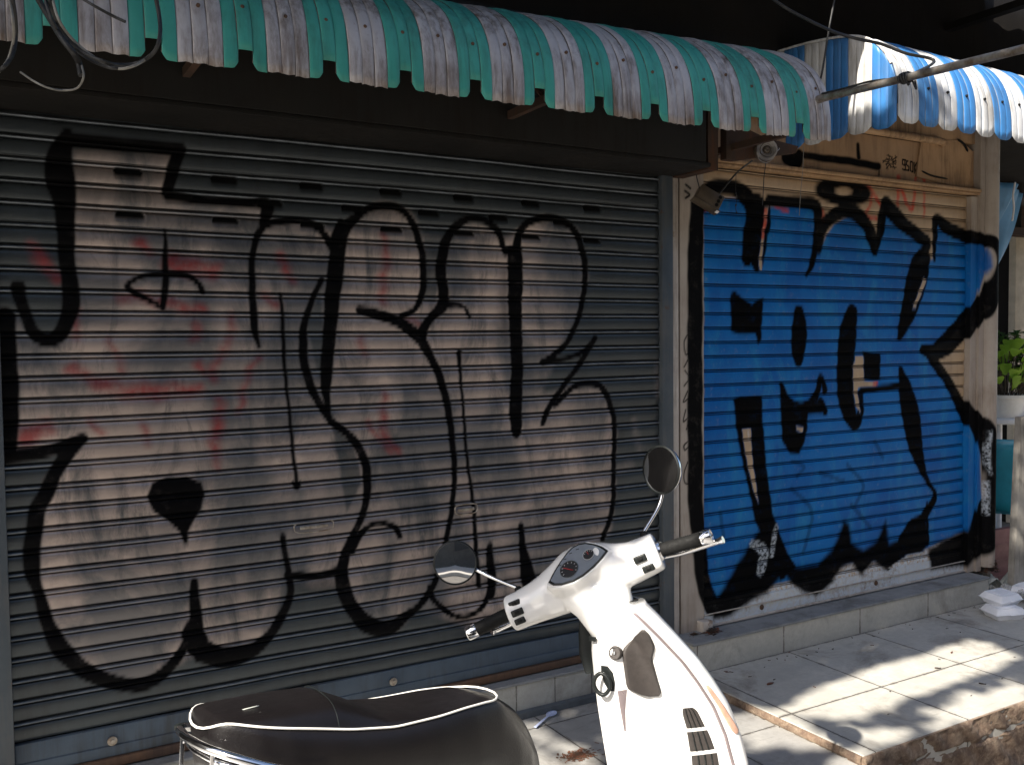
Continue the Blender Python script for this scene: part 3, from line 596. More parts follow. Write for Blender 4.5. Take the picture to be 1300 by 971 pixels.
b = MB(); b.tube(curve([(4.98, -.02, 2.655), (5.04, -.022, 2.63), (5.08, -.02, 2.59)], 5), [.001] + [.007] * 9 + [.001], 6); o5 = b.build('crack', M['black_rubber'], auto=40)
adopt(t, o1, o2, o3, o4, o5, o6)

# building shell behind
t = empty('shop_building', (2.5, 1, -.1), 'dark upper wall and plain masonry of the shophouse behind the two shutters', 'building')
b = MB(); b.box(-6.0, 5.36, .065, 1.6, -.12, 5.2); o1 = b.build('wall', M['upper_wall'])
b = MB(); b.box(5.362, 16.0, .12, 1.6, 2.78, 5.2); o2 = b.build('added_dark_block', M['upper_wall'])  # added dark block that hides the open sky above the alley
adopt(t, o1, o2)

# ================================================================== AWNINGS
def barrel(ctrl, n):
    """profile in (y,z), parametrised by arc length"""
    c = [(p.x, p.y) for p in curve([(a, b_, 0) for a, b_ in ctrl], 12)]
    s = [0]
    for a, b_ in zip(c[:-1], c[1:]): s.append(s[-1] + math.hypot(b_[0] - a[0], b_[1] - a[1]))
    return c, s
def prof_at(c, s, d):
    if d <= s[0]: i = 0
    else:
        i = min(len(s) - 2, max(0, int(np.searchsorted(s, d)) - 1))
    f = (d - s[i]) / (s[i + 1] - s[i]); p = [c[i][k] + (c[i + 1][k] - c[i][k]) * f for k in (0, 1)]
    tx, tz = c[i + 1][0] - c[i][0], c[i + 1][1] - c[i][1]; L = math.hypot(tx, tz)
    return p, (-tz / L * -1, tx / L * -1)     # point, outward normal (towards the street and up)
def ribbed(name, x0, nribs, rw, ctrl, colour_of, edge_of, mats, tilt=0.0, rows=26, seam=.0042, bulge=.0016, place=None, seam_all=True):
    c, s = barrel(ctrl, 12); total = s[-1]
    offs = [0.0, .045, .12, .3, .5, .7, .88, .955]; hts = [-seam, -seam * .2, bulge * .5, bulge, bulge * 1.15, bulge, bulge * .5, -seam * .2]
    V, F, MI = [], [], []; ncol = nribs * 8 + 1
    for k in range(ncol):
        rib, j = divmod(k, 8)
        if rib >= nribs: rib, u, h = nribs - 1, 1.0, -seam
        else: u, h = offs[j], hts[j]
        x = x0 + (rib + u) * rw; e = total - edge_of(rib, u)
        for r in range(rows + 1):
            d = e * r / rows
            (y, z), nrm = prof_at(c, s, d)
            jz = tilt * (x - x0)
            hh = h + (.0015 if (rib // 3) % 2 else 0) + .0016 * math.sin(rib * 2.3 + r * .4) + .004 * math.sin(x * 3.1 + r * .2) * (r / rows) ** 2
            P_ = (x, y - abs(nrm[0]) * hh, z + abs(nrm[1]) * hh + jz)
            V.append(place(P_) if place else P_)
    for k in range(ncol - 1):
        for r in range(rows):
            a = k * (rows + 1) + r; F.append((a, a + 1, a + rows + 2, a + rows + 1)); MI.append(2 if k % 8 in (0, 7) and (seam_all or (k // 8 + (k % 8 == 7)) % 3 == 0 or r > rows * .75 or (r * 7 + k) % 5 < 3) else colour_of(k // 8))
    me = bpy.data.meshes.new(name); me.from_pydata(V, [], F); me.polygons.foreach_set('material_index', MI)
    finish(me, mats, True); me.set_sharp_from_angle(angle=math.radians(35))
    o = link(name, me); md = o.modifiers.new('thickness', 'SOLIDIFY'); md.thickness = .0022; md.offset = 1
    return o
RW1 = .04283
def teal_col(r): return 1 if r % 6 in (3, 4, 5) else 0
def teal_edge(r, u):
    k = r % 6
    if k == 4: return .066 + .006 * math.sin(r)
    if k == 3: return .004 + .030 * max(0, (u - .55) / .45) ** 2.2
    if k == 5: return .004 + .030 * max(0, (.45 - u) / .45) ** 2.2
    return .007 * math.sin(r * 3.7) ** 2 + .002 * math.sin(r * 5 + u * 7)
t = empty('awning', (1.3, -.3, 2.3), 'weathered green and dirty white striped metal awning over the wide grey shutter', 'awning')
ctrl1 = [(0, 2.845), (-.14, 2.845), (-.25, 2.832), (-.35, 2.800), (-.443, 2.748), (-.534, 2.670), (-.592, 2.570), (-.617, 2.455), (-.622, 2.345)]
X1 = 3.212
NR1 = 6 * 15 + 4
o1 = ribbed('awning_sheet', X1 - NR1 * RW1, NR1, RW1, ctrl1, lambda r: teal_col(r + 5), lambda r, u: teal_edge(r + 5, u), [M['awn_white'], M['teal'], M['seam_grime']], place=lambda p: (p[0], p[1], 2.345 - .0145 * (X1 - p[0]) + (p[2] - 2.345) * (1 - .052 * (X1 - p[0]))))
b = MB()
for k in range(NR1):
    if (k + 5) % 6 in (1, 4):
        c_, s_ = barrel(ctrl1, 12); (y, z), nn = prof_at(c_, s_, s_[-1] - .22 + .02 * math.sin(k)); x = X1 - NR1 * RW1 + (k + .5) * RW1
        b.lathe([(.006, -.002), (.006, .005), (.003, .0075), (0, .0075)], (x, y - .004, 2.345 - .0145 * (X1 - x) + (z - 2.345) * (1 - .052 * (X1 - x))), (0, -1, .15), 8)
o2 = b.build('rivet', M['rust_strip'], auto=30); o2['kind'] = 'stuff'
fr = []
for x in (-.6, .6, 1.8, 3.0):
    b = MB(); b.box(x - .012, x + .012, -.56, -.02, 2.36, 2.39); b.tube([(x, -.56, 2.37), (x, -.05, 2.80)], .010, 6); fr.append(b.build('frame_arm', M['bracket']))
adopt(t, o1, o2, *fr)

t = empty('awning', (4.8, -.3, 2.45), 'bright blue and white striped metal awning over the blue painted shutter', 'awning')
ctrl2 = [(.06, 2.975), (-.20, 2.955), (-.42, 2.915), (-.545, 2.85), (-.625, 2.745), (-.660, 2.62), (-.665, 2.47)]
RW2 = .0475; XB = 3.60; NR2 = 66
def blue_edge(r, u):
    k = r % 3; v = (k + u) / 3.0
    return .030 * (1 - (1 - abs(2 * v - 1) ** 3.2)) - .03 * (0 if r % 6 < 3 else 0) 
o1 = ribbed('front_sheet', XB + .004, NR2, RW2, ctrl2, lambda r: 1 if r % 6 >= 3 else 0, blue_edge, [M['awn_clean'], M['awn_blue'], M['seam_blue']], tilt=-.006, seam=.0036, bulge=.0012)
# side panel: vertical ribs, outline follows the profile
cc, ss = barrel(ctrl2, 12)
top_of = lambda y: np.interp(-y, [-p[0] for p in cc], [p[1] for p in cc])
nr = 22; V, F, MI = [], [], []; RS = .0445; ystart = -.655; cols = []
for k in range(nr * 6 + 1):
    rib, j = divmod(k, 6); u = j / 6
    y = ystart + (rib + u) * RS * (1 if True else 1)
    h = [-.004, .0008, .0012, .0014, .0012, .0008][j]
    zt = float(top_of(y)) if y > -.66 else 2.5
    g3 = (rib // 3); vv = ((rib % 3) + u) / 3
    zb = 2.458 + .026 * abs(2 * vv - 1) ** 3 + .02 * min(0, (y + .3))
    cols.append((y, h, zt, zb, rib))
rows = 10
for (y, h, zt, zb, rib) in cols:
    for r in range(rows + 1): V.append((XB - h, y, zb + (zt - zb) * r / rows))
for k in range(len(cols) - 1):
    for r in range(rows):
        a = k * (rows + 1) + r; F.append((a, a + rows + 1, a + rows + 2, a + 1)); MI.append(1 if (cols[k][4] // 3) % 2 == 0 else 0)
me = bpy.data.meshes.new('side_sheet'); me.from_pydata(V, [], F); me.polygons.foreach_set('material_index', MI)
finish(me, [M['awn_clean'], M['awn_blue']], True); me.set_sharp_from_angle(angle=math.radians(35))
o2 = link('side_sheet', me); md = o2.modifiers.new('thickness', 'SOLIDIFY'); md.thickness = .0022
b = MB(); b.tube([(XB - .004, y, float(top_of(y)) + .003) for y in np.linspace(.05, -.63, 24)], .006, 6); o3 = b.build('edge_trim', M['awn_clean'], auto=40)
b = MB()
for k in range(NR2):
    if k % 3 == 1:
        (y, z), nn = prof_at(cc, ss, ss[-1] - .19 + .015 * math.sin(k * 2)); b.lathe([(.007, -.002), (.007, .005), (.003, .008), (0, .008)], (XB + .004 + (k + .5) * RW2, y - .003, z), (0, -1, .1), 8)
o4 = b.build('rivet', M['black_rubber'], auto=30); o4['kind'] = 'stuff'
adopt(t, o1, o2, o3, o4)

# high dark canopy
t = empty('roof_canopy', (3, -.2, 3.5), 'dark corrugated canopy roof high above both striped awnings', 'roof')
V, F = [], []; n = 260
for i in range(n + 1):
    x = -2.5 + i * (14.5 / n); h = .018 * math.sin(i * PI / 2.5)
    V += [(x, .07, 3.60 + h), (x, -.66, 3.46 + h)]
for i in range(n): F.append((2 * i, 2 * i + 1, 2 * i + 3, 2 * i + 2))
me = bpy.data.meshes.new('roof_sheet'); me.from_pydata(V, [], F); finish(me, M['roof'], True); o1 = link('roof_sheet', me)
b = MB()
for y in (-.62, -.3): b.box(-2.5, 12, y - .03, y + .03, 3.33 + (y + .86) * .19, 3.39 + (y + .86) * .19)
for x in (-1, .5, 2, 3.5, 5, 6.5, 8, 9.5): b.box(x - .03, x + .03, -.65, .06, 3.30, 3.34)
o2 = b.build('roof_beam', M['roof'])
adopt(t, o1, o2)

# ================================================================== GROUND
b = MB(); b.box(-60, 60, -60, 60, -.55, -.34); g = b.build('road', M['road']); tag(g, kind='structure')
b = MB(); b.box(-3.0, 2.812, -2.9, .06, -.334, -.100, .008); g = b.build('pavement', M['walk']); tag(g, kind='structure')
b = MB(); b.box(2.816, 9.0, -1.13, .06, -.20, -.063, .004); g = b.build('platform', M['platform']); tag(g, kind='structure')
# rough rendered front of the platform: displaced face
def rough_face(name, x0, x1, y, z0, z1, mat):
    nx, nz = 240, 26; V, F = [], []
    for j in range(nz + 1):
        for i in range(nx + 1):
            x = x0 + (x1 - x0) * i / nx; z = z0 + (z1 - z0) * j / nz
            d = .010 * math.sin(x * 9 + z * 13) * math.sin(x * 23 + z * 31 + 1) + .005 * math.sin(x * 61 + z * 47) + .003 * random.uniform(-1, 1)
            d += .012 if abs(z - (-.155 - .012 * math.sin(x * 4))) < .008 else 0
            if j == nz: d = 0
            V.append((x, y + d, z))
    for j in range(nz):
        for i in range(nx): a = j * (nx + 1) + i; F.append((a, a + 1, a + nx + 2, a + nx + 1))
    top = nz * (nx + 1); base = len(V)
    for i in range(nx + 1): V.append((x0 + (x1 - x0) * i / nx, y + .06, z1))
    for i in range(nx): F.append((top + i, top + i + 1, base + i + 1, base + i))
    # left return
    base = len(V)
    for j in range(nz + 1): V.append((x0, y + .08, z0 + (z1 - z0) * j / nz))
    for j in range(nz): F.append((base + j, j * (nx + 1), (j + 1) * (nx + 1), base + j + 1))
    me = bpy.data.meshes.new(name); me.from_pydata(V, [], F); finish(me, mat, True); me.set_sharp_from_angle(angle=math.radians(60)); return link(name, me)
g = rough_face('platform_edge', 2.814, 9.0, -1.139, -.335, -.0665, M['render_face']); tag(g, kind='structure')
b = MB()
ys = np.linspace(-1.125, -.17, 60)
b.loft([[(2.8135 - .004 * random.random(), y, -.0995), (2.807 - .003 * random.random(), y, -.085), (2.810, y, -.0665), (2.8155, y, -.0665), (2.8155, y, -.0995)] for y in ys]); g = b.build('platform_side', M['render_face'], auto=50); tag(g, kind='structure')
b = MB(); b.box(2.84, 5.116, -.157, .06, -.0625, .070); g = b.build('doorstep', M['riser_tile']); tag(g, kind='structure')
b = MB(); b.box(2.832, 5.124, -.163, .062, .0705, .083, .002); g = b.build('doorstep_slab', M['sill_top']); tag(g, kind='structure')
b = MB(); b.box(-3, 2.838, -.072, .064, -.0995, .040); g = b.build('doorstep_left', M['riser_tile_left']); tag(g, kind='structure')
b = MB(); b.box(-3, 2.830, -.080, .0638, .0405, .052, .002); g = b.build('doorstep_left_slab', M['sill_top']); tag(g, kind='structure')
b = MB(); b.box(-3, 2.805, -.104, -.0725, -.0998, -.070, .003); g = b.build('kerb', M['kerb_blue']); tag(g, kind='structure')
b = MB(); b.box(5.42, 12, .066, 9, -.30, -.068); g = b.build('alley_floor', M['road']); tag(g, kind='structure')

EXPOSURE = 1.4
SUN = Vector((-.70, -.22, .68)).normalized()      # direction towards the sun
def at(px, py, dep):
    r = RW @ np.array([(px - CX) / FPX, (py - CY) / FPX, 1.0]); return tuple(CAM + r * dep)
POLE_A, POLE_B, POLE_K = at(1041, 126, 3.93), at(1350, 50, 2.95), .42
# ================================================================== SCOOTER  (modelled in its own frame: x forward, y to its left, z up; leaning on its side stand, bars turned left)
TH, LA, PSI, RAKE = math.radians(5), math.radians(8), math.radians(45), math.radians(26.5)
sc = empty('scooter', (.60, -1.53, -.107), 'white scooter with black seat piped in white, round chrome-stemmed mirrors and handlebar turned left', 'scooter', rot=None)
sc.rotation_euler = (Matrix.Rotation(TH, 3, 'Z') @ Matrix.Rotation(-LA, 3, 'X')).to_euler()
AX = Vector((-math.sin(RAKE), 0, math.cos(RAKE))); A0 = Vector((1.235, 0, .209))
STEER = Matrix.Translation(A0) @ Matrix.Rotation(PSI, 4, AX) @ Matrix.Translation(-A0)
bpy_parts = []
def part(b, name, mat, parent=None, steer=False, auto=40, smooth=True, sub=0):
    if steer: b.xf(STEER)
    o = b.build(name, mat, parent or sc, auto=auto) if auto else b.build(name, mat, parent or sc, smooth=smooth)
    if sub: md = o.modifiers.new('sub', 'SUBSURF'); md.levels = sub; md.render_levels = sub
    return o
def lerp_tab(z, tab):
    if z <= tab[0][0]: return tab[0][1]
    for (a, u), (b, v) in zip(tab[:-1], tab[1:]):
        if z <= b: return u + (v - u) * (z - a) / (b - a)
    return tab[-1][1]
XE = [(.22, 1.150), (.30, 1.160), (.409, 1.158), (.50, 1.138), (.584, 1.104), (.66, 1.058), (.725, 1.012), (.80, .952), (.85, .915), (.885, .895)]
WE = [(.22, .165), (.40, .180), (.60, .180), (.72, .172), (.80, .155), (.85, .135), (.885, .105)]
XC = [(.22, .93), (.30, .905), (.42, .885), (.60, .868), (.75, .862), (.82, .872), (.885, .885)]
def shield_section(z):
    xe, we, xc = lerp_tab(z, XE), lerp_tab(z, WE), lerp_tab(z, XC); d = xe - xc
    k = min(1, max(0, (.90 - z) / .12))
    return [(xc, 0), (xc + .004, -.028), (xc + .020, -.050), (xc + .34 * d * k + .03, -.078), (xc + .72 * d, -.72 * we), (xe - .012, -we + .014), (xe, -we),
            (xe + .016, -we - .012), (xe + .045, -we - .012), (xe + .08, -we * .84), (xe + .105, -we * .48), (xe + .112, 0)]
def shield_point(z, s):
    """s in 0..11 along the half section (right side); Catmull-Rom"""
    P = shield_section(z); i = min(10, max(0, int(s))); t = s - i
    a = P[i - 1] if i > 0 else (P[1][0], -P[1][1]); b = P[i]; c = P[i + 1]; d = P[i + 2] if i + 2 < 12 else (P[10][0], -P[10][1])
    return tuple(.5 * (2 * b[k] + (c[k] - a[k]) * t + (2 * a[k] - 5 * b[k] + 4 * c[k] - d[k]) * t * t + (-a[k] + 3 * b[k] - 3 * c[k] + d[k]) * t ** 3) for k in (0, 1))
# --- leg shield
def full_ring(z, n=5):
    R_ = [shield_point(z, s / n) for s in range(0, 11 * n + 1)]
    L_ = [(x, -y) for x, y in reversed(R_[1:-1])]
    return [(x, y, z) for x, y in R_ + L_]
zs = list(np.linspace(.24, .87, 34)) + [.880, .886]
b = MB(); b.loft([full_ring(z) for z in zs]); b_top = None
shield = part(b, 'leg_shield', M['white_paint'], auto=60)
# rim round the opening at the top, dark inside
b = MB(); b.prism([(.955 + .036 * math.cos(a), .075 * math.sin(a)) for a in [k * PI / 12 for k in range(24)]], .868, .8875, plane='xy')
o = part(b, 'steering_gap', M['black_rubber'])
def sp(z, s, off=0.0):
    x, y = shield_point(z, abs(s)); x2, y2 = shield_point(z, abs(s) + .05); x1, y1 = shield_point(z, max(0, abs(s) - .05))
    tx, ty = x2 - x1, y2 - y1; L = math.hypot(tx, ty) + 1e-9; nx, ny = ty / L, -tx / L     # outward for the right side
    if nx > 0 and abs(s) < 5: nx, ny = -nx, -ny
    if abs(s) >= 5 and ny > 0: nx, ny = -nx, -ny
    return (x + nx * off, (y + ny * off) * (1 if s >= 0 else -1), z)
def patch(name, rows, off, mat, parent=None, n=10, m=10, mirror=False, thick=.006, crease=None):
    """rows: (z, s_left, s_right) from bottom to top, laid on the shield and standing off by `off`"""
    b = MB(); zz = [r[0] for r in rows]
    rr = [(z, np.interp(z, zz, [r[1] for r in rows]), np.interp(z, zz, [r[2] for r in rows])) for z in np.linspace(zz[0], zz[-1], m + 1)]
    sg = -1 if mirror else 1
    def g(o_): return [[b.bm.verts.new(sp(z, sg * (a + (c - a) * k / n), o_ if 0 < k < n and 0 < i < m else o_ * .55)) for k in range(n + 1)] for i, (z, a, c) in enumerate(rr)]
    A, B = g(off), g(off - thick)
    for G_, rev in ((A, 0), (B, 1)):
        for i in range(m):
            for k in range(n): b.bm.faces.new((G_[i][k], G_[i][k + 1], G_[i + 1][k + 1], G_[i + 1][k]))
    edge = [(0, k) for k in range(n + 1)] + [(i, n) for i in range(1, m + 1)] + [(m, k) for k in range(n - 1, -1, -1)] + [(i, 0) for i in range(m - 1, 0, -1)]
    for (i, k), (i2, k2) in zip(edge, edge[1:] + edge[:1]): b.bm.faces.new((A[i][k], A[i2][k2], B[i2][k2], B[i][k]))
    return part(b, name, mat, parent, auto=50)
glove = [(.625, 2.98, 3.30), (.634, 2.70, 3.44), (.641, 2.56, 3.46), (.655, 2.34, 3.48), (.669, 2.30, 3.50), (.697, 2.31, 3.58), (.725, 2.32, 3.68), (.739, 2.34, 3.84), (.753, 2.35, 4.14), (.767, 2.42, 4.42), (.781, 2.70, 4.62), (.795, 3.20, 4.78), (.809, 3.98, 4.98), (.820, 4.66, 4.92)]
patch('glove_box', glove, .009, M['brown_plastic'], n=26, m=44, thick=.012)
for rows in ([(.529, 3.88, 4.54), (.564, 3.90, 4.50), (.578, 3.93, 4.47), (.5865, 4.0, 4.36)], [(.4630, 3.78, 4.64), (.4905, 3.80, 4.60), (.518, 3.84, 4.57)], [(.396, 3.72, 4.62), (.4275, 3.75, 4.66), (.4515, 3.79, 4.69)], [(.335, 3.70, 4.50), (.385, 3.72, 4.60)]):
    v = patch('vent_slot', rows, .0022, M['brown_plastic'], thick=.003)
    for f in (.25, .5, .75):
        r = [(z, a + (c - a) * (f - .035), a + (c - a) * (f + .035)) for z, a, c in rows]
        patch('vent_bar', r, .0045, M['black_plastic'], parent=v, n=2, m=6, thick=.003)
for mir in (False, True):
    patch('shield_trim', [(z, 5.66, 6.20) for z in np.linspace(.26, .868, 20)], .0045, M['white_dark'], n=3, m=40, mirror=mir)
    sg = patch('turn_signal', [(.500, 7.30, 7.62), (.508, 7.10, 7.80), (.522, 7.0, 7.74), (.536, 6.90, 7.64), (.564, 6.70, 7.42), (.592, 6.62, 7.26), (.620, 6.60, 7.20), (.640, 6.62, 7.14), (.648, 6.72, 7.0)], .0045, M['orange_lens'], n=8, m=16, mirror=mir)
# ignition lock and the small cap above it
for (z, s, r) in ((.757, 1.98, .0165),):
    p = Vector(sp(z, s, 0)); n_ = Vector((-.86, -.42, .18)).normalized()
    b = MB(); b.lathe([(r * 1.15, -.01), (r * 1.15, .003), (r, .006), (r * .8, .006), (r * .75, .003), (r * .3, .003), (r * .28, .006), (0, .006)], p, n_, 28); k = part(b, 'ignition_lock', M['brown_plastic'])
    b = MB(); b.box(-.001, .001, -.004, .004, 0, .001); b.xf(Matrix.Translation(p + n_ * .0055) @ n_.to_track_quat('Z', 'Y').to_matrix().to_4x4()); part(b, 'key_slot', M['chrome'], k)
b = MB(); b.box(-.004, .004, -.013, .013, -.006, .006, .002); b.xf(Matrix.Translation((.858, .012, .792))); part(b, 'seat_latch', M['black_plastic'])
# bag hook: rounded diamond loop, and its dark backing plate
c0 = Vector(sp(.683, 1.0, .0)); u = Vector((.55, -.83, 0)).normalized(); vv = Vector((0, 0, 1)); nrm = Vector((-.93, .25, 0))
b = MB(); c_ = c0 + Vector((-.022, .004, -.006))
b.tube([c_ + u * (.023 * math.copysign(abs(math.cos(a)) ** 1.25, math.cos(a))) + vv * (.029 * math.copysign(abs(math.sin(a)) ** 1.1, math.sin(a))) for a in [2 * PI * k / 28 for k in range(28)]], .0058, 10, closed=True)
hook = part(b, 'bag_hook', M['black_plastic'])
patch('hook_plate', [(.655, .9, 1.55), (.675, .4, 1.75), (.705, .2, 1.65), (.722, .3, 1.1)], .003, M['black_plastic'], hook, n=6, m=8)
patch('column_shade_line', [(.545, 1.92, 2.0), (.60, 1.90, 2.12), (.655, 1.85, 2.30)], .0006, M['white_dark'], shield, n=4, m=8, thick=.002)  # grey patch: a shadow line painted onto the white column
# black inner fairing seen left of the column
b = MB(); b.loft([[(x0 + .045 * math.cos(a), y0 + w * math.sin(a), z) for a in [2 * PI * k / 16 for k in range(16)]] for x0, y0, w, z in ((.905, .062, .018, .842), (.905, .070, .028, .80), (.905, .074, .032, .74), (.905, .060, .018, .69))]); part(b, 'inner_fairing', M['black_plastic'])
# --- floor tunnel, underbody, rear body
b = MB()
b.loft([[(x, w * math.copysign(min(1, abs(math.cos(a)) ** .45), math.cos(a)), zc + h * math.copysign(abs(math.sin(a)) ** .45, math.sin(a))) for a in [2 * PI * k / 24 for k in range(24)]] for x, w, zc, h in ((1.10, .15, .25, .03), (.98, .20, .235, .028), (.70, .21, .225, .03), (.46, .19, .235, .04), (.36, .15, .26, .07))])
part(b, 'floorboard', M['white_paint'], auto=50)
b = MB()
for k in range(5): b.box(.58, .94, -.16 + k * .08 - .008, -.16 + k * .08 + .008, .250, .2585, .003)
o = part(b, 'floor_mat', M['black_rubber'])
def body_ring(x, w, zb, zt, y0=0):
    return [(x, y0 + w * math.copysign(abs(math.cos(a)) ** .7, math.cos(a)), (zb + zt) / 2 + (zt - zb) / 2 * math.copysign(abs(math.sin(a)) ** .75, math.sin(a))) for a in [2 * PI * k / 36 for k in range(36)]]
b = MB(); b.loft([body_ring(*r) for r in ((-.40, .03, .50, .66), (-.38, .08, .44, .70), (-.30, .135, .38, .725), (-.15, .165, .33, .735), (0, .175, .32, .73), (.15, .170, .32, .71), (.28, .155, .30, .685), (.38, .135, .28, .66), (.45, .115, .26, .62), (.49, .09, .25, .56))])
body = part(b, 'rear_body', M['white_paint'], auto=60)
# --- seat
ZT = [(-.228, .800), (-.222, .835), (-.21, .848), (-.14, .846), (-.05, .843), (.04, .836), (.09, .812), (.15, .778), (.24, .759), (.34, .754), (.43, .748), (.49, .728), (.54, .692), (.585, .63), (.612, .56)]
ZP = [(-.228, .795), (-.222, .828), (-.200, .840), (-.12, .817), (-.02, .792), (.06, .771), (.16, .751), (.28, .744), (.36, .743), (.43, .738), (.47, .730), (.612, .55)]
HW = [(-.228, .045), (-.222, .075), (-.205, .100), (-.18, .118), (-.14, .136), (-.08, .147), (.05, .150), (.18, .145), (.28, .136), (.38, .120), (.46, .100), (.52, .082), (.57, .062), (.60, .040), (.612, .030)]
ZB = [(-.228, .740), (-.20, .690), (0, .655), (.20, .620), (.35, .575), (.45, .535), (.55, .490), (.612, .480)]
def seat_ring(x):
    zt, zp, hw, zb = (lerp_tab(x, T_) for T_ in (ZT, ZP, HW, ZB)); zp = min(zp, zt - .004); bf = min(1, max(0, (x + .22) / .16)); zb = min(zb, zp - .02)
    half = [(hw * .80, zb), (hw * (.97 + .07 * bf), zb + .25 * (zp - zb)), (hw * (1.0 + .09 * bf), zb + .6 * (zp - zb)), (hw * (1.0 + .04 * bf), zb + .88 * (zp - zb)), (hw * .955, zp), (hw * .86, zp + .52 * (zt - zp)), (hw * .66, zp + .84 * (zt - zp)), (hw * .36, zp + .97 * (zt - zp)), (0, zt)]
    c = curve([(0, y, z) for y, z in half], 3); R_ = [(x, -p.y, p.z) for p in c]
    return R_ + [(x, p.y, p.z) for p in reversed(c[:-1])]
xs_ = sorted(set(list(np.linspace(-.228, .612, 74)) + [.604, .609]))
def smooth_tab(T_, x):
    return sum(lerp_tab(x + d, T_) * w_ for d, w_ in ((-.016, .25), (0, .5), (.016, .25)))
b = MB(); b.loft([seat_ring(x) for x in xs_]); seat = part(b, 'seat', M['vinyl'], auto=70, sub=1)
sm = seat.modifiers.new('smooth', 'SMOOTH'); sm.factor = .5; sm.iterations = 3
pp = []
for x in np.linspace(-.218, .455, 60): pp.append((x, -lerp_tab(x, HW) * (.975), min(lerp_tab(x, ZP), lerp_tab(x, ZT) - .004) + .002))
nose = [(.480, -.078, .738), (.492, -.05, .738), (.497, 0, .738), (.492, .05, .738), (.480, .078, .738)]
back = [(-.227, .05, .824), (-.231, .02, .822), (-.231, -.02, .822), (-.227, -.05, .824)]
right = pp; left = [(x, -y, z) for x, y, z in reversed(pp)]
loop = right + nose + left + back
lp = [Vector(p) for p in loop]
for _ in range(2): lp = [(lp[i - 1] + lp[i] * 2 + lp[(i + 1) % len(lp)]) / 4 for i in range(len(lp))]
b = MB(); b.tube(lp, .0027, 8, closed=True); part(b, 'seat_piping', M['piping'], seat, auto=60)
# pale patches painted as sun highlights on the vinyl
for (x, y, z, w_, h_) in ((-.125, -.050, .8455, .018, .006), (-.130, -.085, .840, .022, .004)):
    b = MB(); b.lathe([(1, -.0012), (1, .0004), (.6, .0008), (0, .0008)], (0, 0, 0), (0, 0, 1), 14)
    b.xf(Matrix.Translation((x, y, z)) @ Matrix.Rotation(-.25, 4, 'X') @ Matrix.Diagonal((w_, h_, 1, 1))); part(b, 'highlight_spot', M['paper'], seat)
sr = [Vector(p) for p in seat_ring(.045)]; sr = sr[12:-12]; b = MB(); b.tube([p + Vector((.00, 0, .0015)) + Vector((.10 * p.y, 0, 0)) for p in sr], .0014, 6); part(b, 'seat_seam', M['black_plastic'], seat)
# grab rail
gr = curve([(0, -.196, .715), (-.08, -.198, .735), (-.140, -.184, .757), (-.200, -.150, .785), (-.234, -.10, .800), (-.244, -.04, .804), (-.246, 0, .804)], 7)
gr2 = gr + [Vector((p.x, -p.y, p.z)) for p in reversed(gr[:-1])]
b = MB(); b.tube(gr2, .0095, 12); rail = part(b, 'grab_rail', M['chrome'], auto=60)
b = MB()
gr3 = [Vector((p.x + .014, p.y * .93, p.z - .030)) for p in gr2]
b.tube(gr3, .006, 10); part(b, 'lower_rail', M['chrome'], rail, auto=60)
for y in (-.11, .11):
    b = MB(); b.tube([(-.226, y, .792), (-.235, y * .95, .72), (-.24, y * .8, .64)], .005, 8); part(b, 'rail_stay', M['chrome'], rail)
b = MB(); b.lathe([(.010, -.004), (.010, .004), (.005, .007), (0, .007)], (-.238, .09, .806), (0, 0, 1), 14); part(b, 'rail_bolt', M['black_plastic'], rail)
# tail light, plate, wheels, fender, stand (out of the photograph's frame)
b = MB(); b.loft([body_ring(x, w_, a, c) for x, w_, a, c in ((-.44, .02, .56, .60), (-.425, .055, .54, .62), (-.37, .065, .53, .63))]); part(b, 'tail_light', M['red_mark'])
def wheel(cx, cz, steer, R_=.218):
    b = MB(); n = 36
    b.loft([[(cx + (R_ + dr) * math.cos(a), y, cz + (R_ + dr) * math.sin(a)) for a in [2 * PI * k / n for k in range(n)]] for dr, y in ((-.085, -.045), (-.03, -.055), (-.008, -.045), (0, -.02), (0, .02), (-.008, .045), (-.03, .055), (-.085, .045))], cap=False)
    w_ = part(b, 'wheel', M['black_rubber'], steer=steer, auto=50)
    b = MB(); b.lathe([(R_ - .075, -.042), (R_ - .085, -.046), (R_ - .10, -.02), (.05, -.03), (.03, -.05), (.0, -.05)], (cx, 0, cz), (0, 1, 0), 32); b.lathe([(R_ - .075, .042), (R_ - .085, .046), (R_ - .10, .02), (.05, .03), (.03, .05), (.0, .05)], (cx, 0, cz), (0, 1, 0), 32, cap=False)
    part(b, 'rim', M['chrome'], w_, steer=steer)
wheel(0.0, .221, False); wheel(1.235, .221, True)
b = MB(); n = 20; RG = []
for i in range(n + 1):
    a = math.radians(-15 + 165 * i / n); r = .262 + .012 * math.sin(PI * i / n); w_ = .060 * math.sin(PI * (i + .6) / (n + 1.2)) ** .45
    cx_, cz_ = 1.235 + r * math.cos(a), .221 + r * math.sin(a); c2 = (1.235 + (r - .05) * math.cos(a), .221 + (r - .05) * math.sin(a))
    RG.append([(c2[0], -w_ * 1.05, c2[1]), (cx_, -w_ * .85, cz_), (cx_ + .012 * math.cos(a), -w_ * .4, cz_ + .012 * math.sin(a)), (cx_ + .016 * math.cos(a), 0, cz_ + .016 * math.sin(a)), (cx_ + .012 * math.cos(a), w_ * .4, cz_ + .012 * math.sin(a)), (cx_, w_ * .85, cz_), (c2[0], w_ * 1.05, c2[1])])
b.loft(RG, closed_ring=False, cap=False); fe = part(b, 'front_fender', M['white_paint'], steer=True, auto=60)
md = fe.modifiers.new('thickness', 'SOLIDIFY'); md.thickness = .004
